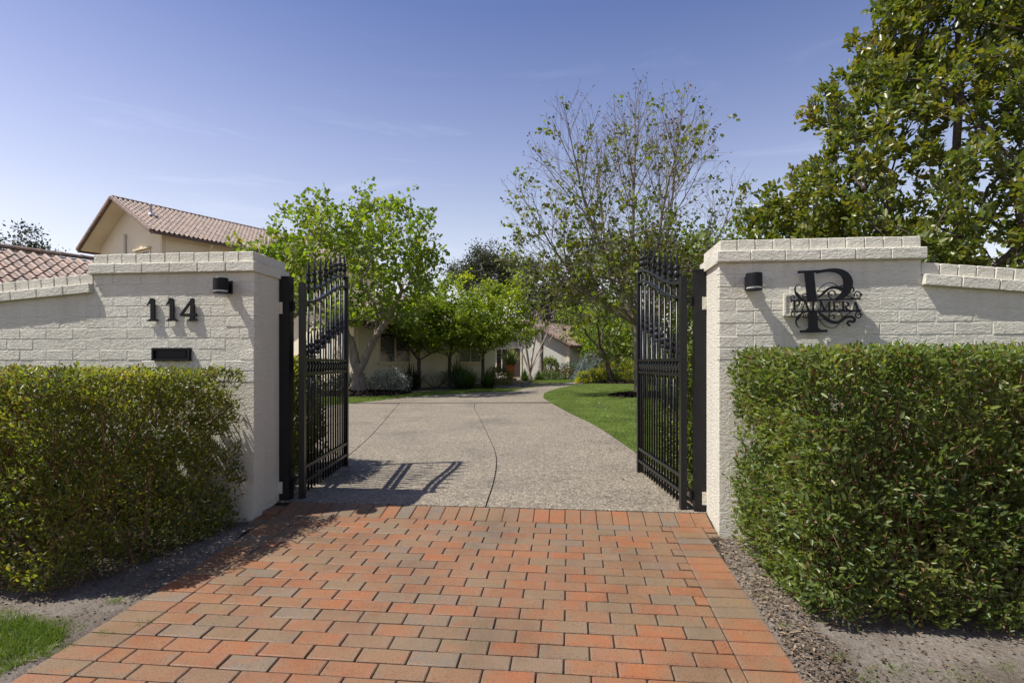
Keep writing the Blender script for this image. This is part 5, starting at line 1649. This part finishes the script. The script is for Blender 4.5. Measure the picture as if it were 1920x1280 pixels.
def round_tree(name, label, base, h, c, rad, seed, mat, bark, n, per, size, spread, rb, shape='maple', hollow=0.35, group=None, lump=0.25, z1=None, prob=0.9, rmax=0.012, lean=0.0, tip=0.006):
    t = tree_thing(name, label, base, group)
    tr = Tree(seed)
    z1 = z1 or h*0.3
    tr.stem([(0, 0, 0), (0.05+lean*0.4, 0, z1*0.5), (lean, 0, z1)])
    for k in range(4):
        q = k*1.57+seed
        tr.stem([(lean+math.cos(q)*rad[0]*0.2, math.sin(q)*rad[1]*0.2, z1+h*0.10), (lean+math.cos(q)*rad[0]*0.35, math.sin(q)*rad[1]*0.35, z1+h*0.22)], 2)
    A1 = ellipsoid_pts(tr.r, n, c, rad, hollow, -0.85, lump)
    tr.grow(A1, max(0.25, h*0.05), 0.7, 0.1, 0.1, 0.03, 2)
    tr.radii(tip, rb)
    tr.wood('trunk', M[bark], t)
    crown(t, tr, shape, M[mat], per, spread, size, rmax, prob, tip_only=per > 40, droop=0.1)
    return t
round_tree('small_tree', 'small leaning tree with dark trunk in the spurge bed', (5.16, 28.6), 4.8, (-0.6, 0, 3.6), (2.6, 2.0, 1.5), 61, 'maple', 'bark_dark', 220, 6, 0.12, 0.12, 0.13, lean=-0.55, z1=1.8)
round_tree('garden_tree', 'bright green leafy tree behind the right gate leaf', (7.6, 25.5), 6.5, (0, 0, 4.0), (3.0, 2.6, 2.9), 62, 'broad', 'bark_dark', 330, 9, 0.17, 0.17, 0.15)
round_tree('garden_tree', 'tall leafy green tree just left of the magnolia', (10.6, 27.5), 8.4, (0, 0, 5.0), (3.2, 2.6, 3.2), 63, 'broad', 'bark_dark', 330, 9, 0.18, 0.18, 0.16)
round_tree('garden_tree', 'low bright green tree beside the weeping blue cedar', (6.3, 32.5), 4.4, (0, 0, 2.6), (2.0, 1.8, 1.8), 64, 'broad', 'bark_dark', 200, 9, 0.17, 0.16, 0.1)
round_tree('garden_tree', 'yellow green tree behind the tiled eave at the end of the drive', (6.2, 38.5), 4.8, (0, 0, 3.0), (2.2, 2.0, 1.9), 65, 'jmaple', 'bark_dark', 200, 9, 0.16, 0.18, 0.1)
round_tree('background_tree', 'leafy dark tree low behind the right boundary wall', (14.5, 20.0), 6.0, (0, 0, 3.4), (4.0, 3.0, 2.6), 66, 'magnolia', 'bark_dark', 260, 9, 0.24, 0.22, 0.2)
# bare grey tree and crape myrtle in front of the gabled wing
t = tree_thing('bare_tree', 'bare grey tree with straight dark trunk in front of the gabled wing', (1.83, 34.2))
tr = Tree(71)
tr.stem([(0, 0, 0), (0.0, 0, 1.2), (0.02, 0, 2.4), (0.0, 0, 3.2)])
A1 = ellipsoid_pts(tr.r, 300, (0.3, 0, 5.0), (2.8, 2.2, 2.2), 0.2, -0.9, 0.2)
tr.grow(A1, 0.3, 1.0, 0.1, 0.1, 0.03, 3); tr.radii(0.006, 0.12)
tr.wood('trunk', M['bark_grey'], t)
P, D, off = tr.leafpts(0.02, 1, 0.05, True, 0.25)
leaves('buds', 'maple', P, rdir(len(P), tr.r), rdir(len(P), tr.r), 0.12, M['maple'], t)
t = tree_thing('crape_myrtle', 'pale vase-shaped bare crape myrtle beside the potted plant', (1.08, 33.4))
tr = Tree(72)
tr.stem([(0, 0, 0), (0.02, 0, 0.25)])
for (dx, dy) in ((-0.9, 0.1), (-0.35, -0.3), (0.35, 0.3), (0.95, -0.1), (1.35, 0.2)):
    tr.stem([(dx*0.12, dy*0.2, 0.7), (dx*0.4, dy*0.5, 1.4), (dx*0.75, dy, 2.1), (dx*1.05, dy, 2.7)], 1)
A1 = ellipsoid_pts(tr.r, 70, (0.2, 0, 3.3), (1.7, 1.0, 0.9), 0.2)
tr.grow(A1, 0.3, 0.9, 0.1, 0.08, 0.03, 4); tr.radii(0.016, 0.13, 2.8)
tr.wood('trunk', M['bark_pale'], t)

# far trees
round_tree('gum_tree', 'dark spreading gum tree far behind the lime maples', (-2.2, 62.0), 14.5, (0.3, 0, 10.6), (5.2, 4, 3.3), 81, 'gum', 'bark_silver', 300, 110, 0.24, 0.40, 0.35, 'rhomb', 0.3, lump=0.4, rmax=0.03, tip=0.016)
round_tree('gum_tree', 'dark gum tree far off to the right of the bare tree', (6.0, 66.0), 11.5, (0, 0, 7.6), (4.5, 4, 2.8), 82, 'gum', 'bark_silver', 300, 120, 0.26, 0.42, 0.3, 'rhomb', 0.3, lump=0.4, rmax=0.03, tip=0.016)
round_tree('gum_tree', 'dark treetop showing just over the tiled ridge of the two storey house', (-17.5, 52.0), 13.6, (0, 0, 10.2), (4.5, 4, 3.0), 83, 'gum', 'bark_silver', 220, 120, 0.26, 0.42, 0.3, 'rhomb', 0.3, lump=0.4, rmax=0.03, tip=0.016)
round_tree('dark_tree', 'dark evergreen tree at the left edge above the garage roof', (-40.3, 40.0), 11.6, (0, 0, 7.0), (2.6, 2.5, 4.6), 84, 'conifer', 'bark_dark', 320, 110, 0.22, 0.34, 0.3, 'rhomb', 0.3, lump=0.3, rmax=0.03, tip=0.014)
round_tree('dark_tree', 'distant dark shrub tops peeking over the garage roof ridge', (-35.6, 41.0), 9.9, (0, 0, 6.0), (1.5, 2, 3.9), 85, 'conifer', 'bark_dark', 160, 110, 0.22, 0.30, 0.25, 'rhomb', 0.3, lump=0.35, rmax=0.03, tip=0.014)

# ------------------------------------------------------------------ garden plants
def shrub(name, label, X, Y, rad, n, size, mat, seed, shape='lance', cat='shrub', flower=None, nf=0, fsize=0.05, inner=0.45, group=None, up=0.3):
    t = thing(name, label, cat, (X, Y, gz(X, Y)-0.03), 0, group)
    r = np.random.default_rng(seed)
    bush_leaves('foliage', r, (0, 0, rad[2]*0.25), rad, n, size, shape, M[mat], t, inner=inner, up=up)
    if flower: bush_leaves('flowers', r, (0, 0, rad[2]*0.28), [q*1.04 for q in rad], nf, fsize, 'rhomb', M[flower], t, inner=0.85, up=0.6)
    b = MB()
    for k in range(6):
        a = k*1.05+seed; b.tube([(0.05*math.cos(a), 0.05*math.sin(a), 0), (rad[0]*0.4*math.cos(a), rad[1]*0.4*math.sin(a), rad[2]*0.5), (rad[0]*0.7*math.cos(a), rad[1]*0.7*math.sin(a), rad[2]*0.9)], [0.02, 0.013, 0.006], 5, False)
    b.build('stems', M['bark_brown'], t)
    return t

def strappy(name, label, X, Y, n, L, mat, seed, wid=0.03, cat='plant', z=None, spread=0.8, group=None):
    t = thing(name, label, cat, (X, Y, (gz(X, Y)-0.03) if z is None else z), 0, group)
    r = np.random.default_rng(seed)
    V = []; loops = []; K = 6
    for i in range(n):
        a = r.random()*6.283; ln = L*(0.6+0.5*r.random()); el = R(90-75*spread*r.random()**0.8)
        c, s_ = math.cos(a), math.sin(a); base = len(V); drp = 0.35+0.5*r.random()
        rr0 = 0.1*L*r.random()
        for k in range(K):
            q = k/(K-1)
            h = ln*q*math.cos(el)+rr0; z_ = ln*q*math.sin(el)-drp*ln*q*q*math.cos(el)*0.9
            w_ = wid*(1-q**2.2)*0.5+0.001
            V.append((c*h-s_*w_, s_*h+c*w_, z_)); V.append((c*h+s_*w_, s_*h-c*w_, z_))
        for k in range(K-1): loops += [base+2*k, base+2*k+1, base+2*k+3, base+2*k+2]
    o = link('blades', fast_mesh('blades', np.array(V), np.array(loops), np.full(n*(K-1), 4)), M[mat], t); o['kind'] = 'stuff'
    return t
shrub('silver_shrub', 'silvery white-flowered shrub right of the forked maple trunk', -4.55, 20.35, (0.75, 0.6, 0.75), 2600, 0.07, 'silver', 101)
shrub('silver_shrub', 'low pale shrub left of the forked maple trunk', -6.1, 20.1, (0.9, 0.5, 0.55), 2200, 0.07, 'euph', 102)
shrub('silver_shrub', 'grey lavender-like shrub below the window sill', -3.3, 23.6, (1.2, 0.5, 0.6), 2600, 0.07, 'silver', 103, 'needle')
shrub('silver_shrub', 'low grey shrub under the middle japanese maple', -2.5, 25.2, (0.9, 0.6, 0.65), 2000, 0.07, 'euph', 104)
strappy('flax_plant', 'dark spiky flax under the shuttered window', -4.15, 22.6, 240, 1.25, 'flax', 105, 0.05)
strappy('strap_plant', 'big green strappy clump at the lawn edge by the drive', -1.85, 22.9, 700, 1.05, 'strap', 106, 0.03, spread=1.05)
strappy('strap_plant', 'second green strappy clump nearer the front step', -1.05, 23.6, 500, 0.9, 'strap', 107, 0.03, spread=1.05)
strappy('strap_plant', 'tall upright strappy plant behind the lawn edge clumps', -2.35, 24.0, 260, 1.5, 'strap', 108, 0.04, spread=0.6)
strappy('strap_plant', 'bright green strappy border beside the terracotta pot', 0.75, 31.6, 420, 0.75, 'strap', 109, 0.035, spread=1.0)
strappy('strap_plant', 'bright green strappy border under the crape myrtle', 1.55, 31.9, 420, 0.7, 'strap', 110, 0.035, spread=1.0)
shrub('dark_shrub', 'dark low shrub at the corner of the shuttered house', -0.65, 27.2, (0.7, 0.7, 0.75), 2200, 0.08, 'hedge', 111)
shrub('clipped_shrub', 'clipped dark shrub against the gabled wing wall', 2.35, 34.9, (0.65, 0.6, 1.15), 3200, 0.10, 'hedge_b', 112, inner=0.6)
shrub('rose_shrub', 'loose green shrub by the gabled wing corner pilaster', 3.5, 34.6, (0.6, 0.6, 0.9), 900, 0.10, 'euph', 113)
shrub('flower_bed_plant', 'low yellow flowering plant beside the path', 2.35, 32.6, (0.7, 0.5, 0.42), 1200, 0.08, 'strap', 114, flower='yellow', nf=120)
shrub('flower_bed_plant', 'low red flowering plant beside the path', 3.35, 33.3, (0.8, 0.5, 0.5), 1300, 0.09, 'strap', 115, flower='red', nf=70, fsize=0.09)
# pot
px_, py_ = -0.09, 30.2
t = thing('plant_pot', 'square terracotta pot on the front step', 'pot', (px_, py_, 0.372))
b = MB()
V = []
for (hw, zz) in ((0.17, 0.0), (0.235, 0.66), (0.235, 0.67), (0.265, 0.67), (0.265, 0.75), (0.21, 0.75), (0.20, 0.66)):
    V += [(-hw, -hw, zz), (hw, -hw, zz), (hw, hw, zz), (-hw, hw, zz)]
F = [[0, 3, 2, 1]]
for i in range(6):
    for k in range(4): F.append([4*i+k, 4*i+(k+1) % 4, 4*i+4+(k+1) % 4, 4*i+4+k])
F.append([24, 25, 26, 27])
b.add(V, F); b.build('body', M['terra'], t)
strappy('potted_plant', 'spiky yellow green strap plant growing in the terracotta pot', px_, py_, 200, 1.25, 'yucca', 120, 0.06, z=1.03, spread=0.75)
# weeping cedar
t = thing('weeping_cedar', 'mounded weeping blue cedar right of the path', 'shrub', (4.95, 31.3, gz(4.95, 31.3)))
r_ = np.random.default_rng(130)
n = 11000
ns = 190
d = unit(r_.normal(size=(ns, 3))); d[:, 2] = 0.15+0.85*np.abs(d[:, 2]); d = unit(d)
P = []; Dn = []
for i in range(ns):
    top = d[i]*np.array([1.35, 1.1, 1.75])*(0.85+0.2*r_.random())
    out = unit(np.array([d[i][0], d[i][1], 0.0])+1e-3)
    L = top[2]*(0.5+0.5*r_.random())
    m = 58
    q = r_.random(m)
    p = top+out*(0.28*q[:, None])+np.array([0, 0, -1])*(L*q[:, None]**1.3)+r_.normal(size=(m, 3))*0.035
    P.append(p); Dn.append(np.tile(out*0.4+np.array([0, 0, -0.8]), (m, 1)))
P = np.concatenate(P); Dn = np.concatenate(Dn)
leaves('foliage', 'lance', P, unit(Dn+r_.normal(size=P.shape)*0.45), rdir(len(P), r_), 0.10*(0.6+0.7*r_.random(len(P))), M['cedar'], t, wid=0.8)
b = MB(); b.tube([(0, 0, 0), (0.05, 0, 0.8), (0.0, 0, 1.5)], [0.09, 0.07, 0.04], 8)
for k in range(9):
    a = k*0.7; b.tube([(0, 0, 1.1), (0.6*math.cos(a), 0.5*math.sin(a), 1.45), (1.0*math.cos(a), 0.8*math.sin(a), 1.0)], [0.04, 0.025, 0.01], 5, False)
b.build('trunk', M['bark_dark'], t)
# spurge clumps with yellow heads
sp = [(3.65, 28.0, 0.42, 'nearest the path'), (4.2, 28.4, 0.5, 'second from the path'), (4.65, 28.9, 0.55, 'in front of the weeping cedar'), (5.35, 29.6, 0.9, 'tallest, just left of the dark leaning trunk'), (6.05, 29.4, 0.95, 'just right of the dark leaning trunk'), (6.7, 28.9, 0.85, 'beside the right gate leaf')]
for i, (X, Y, s_, w_) in enumerate(sp):
    shrub('spurge_plant', 'yellow flowered spurge clump '+w_, X, Y, (s_*0.95, s_*0.8, s_), 1300, 0.09, 'euph', 140+i, flower='euph_flower', nf=1700, fsize=0.075, group='spurge clumps in the right bed')
shrub('dark_shrub', 'green shrub mass behind the spurge bed', 7.4, 31.0, (1.6, 1.2, 1.3), 3500, 0.12, 'broad', 150)
shrub('dark_shrub', 'dark hedge-like shrub filling the gap beyond the gabled wing', 6.4, 35.5, (1.5, 1.0, 1.5), 2600, 0.12, 'hedge', 151)
shrub('dark_shrub', 'leafy shrub along the drive behind the left gate hedge', -6.6, 13.6, (1.4, 1.2, 1.3), 3500, 0.10, 'hedge', 152)
shrub('dark_shrub', 'leafy shrub beside the lawn behind the right gate hedge', 5.6, 9.6, (1.3, 1.2, 1.4), 3500, 0.10, 'broad', 153)
# small white blossoms fallen on the lawn
n = 70
q = np.column_stack([1.9+2.4*rng.random(n), 9.5+6*rng.random(n)])
vv = (q[:, 0]-OX)*SU+(q[:, 1]-OY)*CU
tag(leaves('fallen_petals', 'chip', np.column_stack([q, gz_v(vv)+0.055]), rdir(n), unit(rdir(n)*0.4+np.array([0, 0, 1])), 0.02+0.025*rng.random(n), M['silver']), kind='stuff')

# shrubs closing the garden behind the lawn
for i, (X, Y, rx, rz, lab) in enumerate(((10.5, 34.0, 2.6, 2.2, 'broad shrub at the back of the lawn right of the spurge bed'), (14.5, 33.0, 2.8, 2.5, 'dark shrub at the back of the lawn behind the right gate hinges'), (19.0, 31.0, 3.0, 2.4, 'round shrub at the back of the garden behind the magnolia'), (9.0, 41.0, 3.0, 2.6, 'tall shrub behind the gabled wing eave'))):
    shrub('boundary_shrub', lab, X, Y, (rx, 1.6, rz), 5000, 0.17, ('broad', 'hedge_b')[i % 2], 170+i, group='shrubs closing the back of the garden')
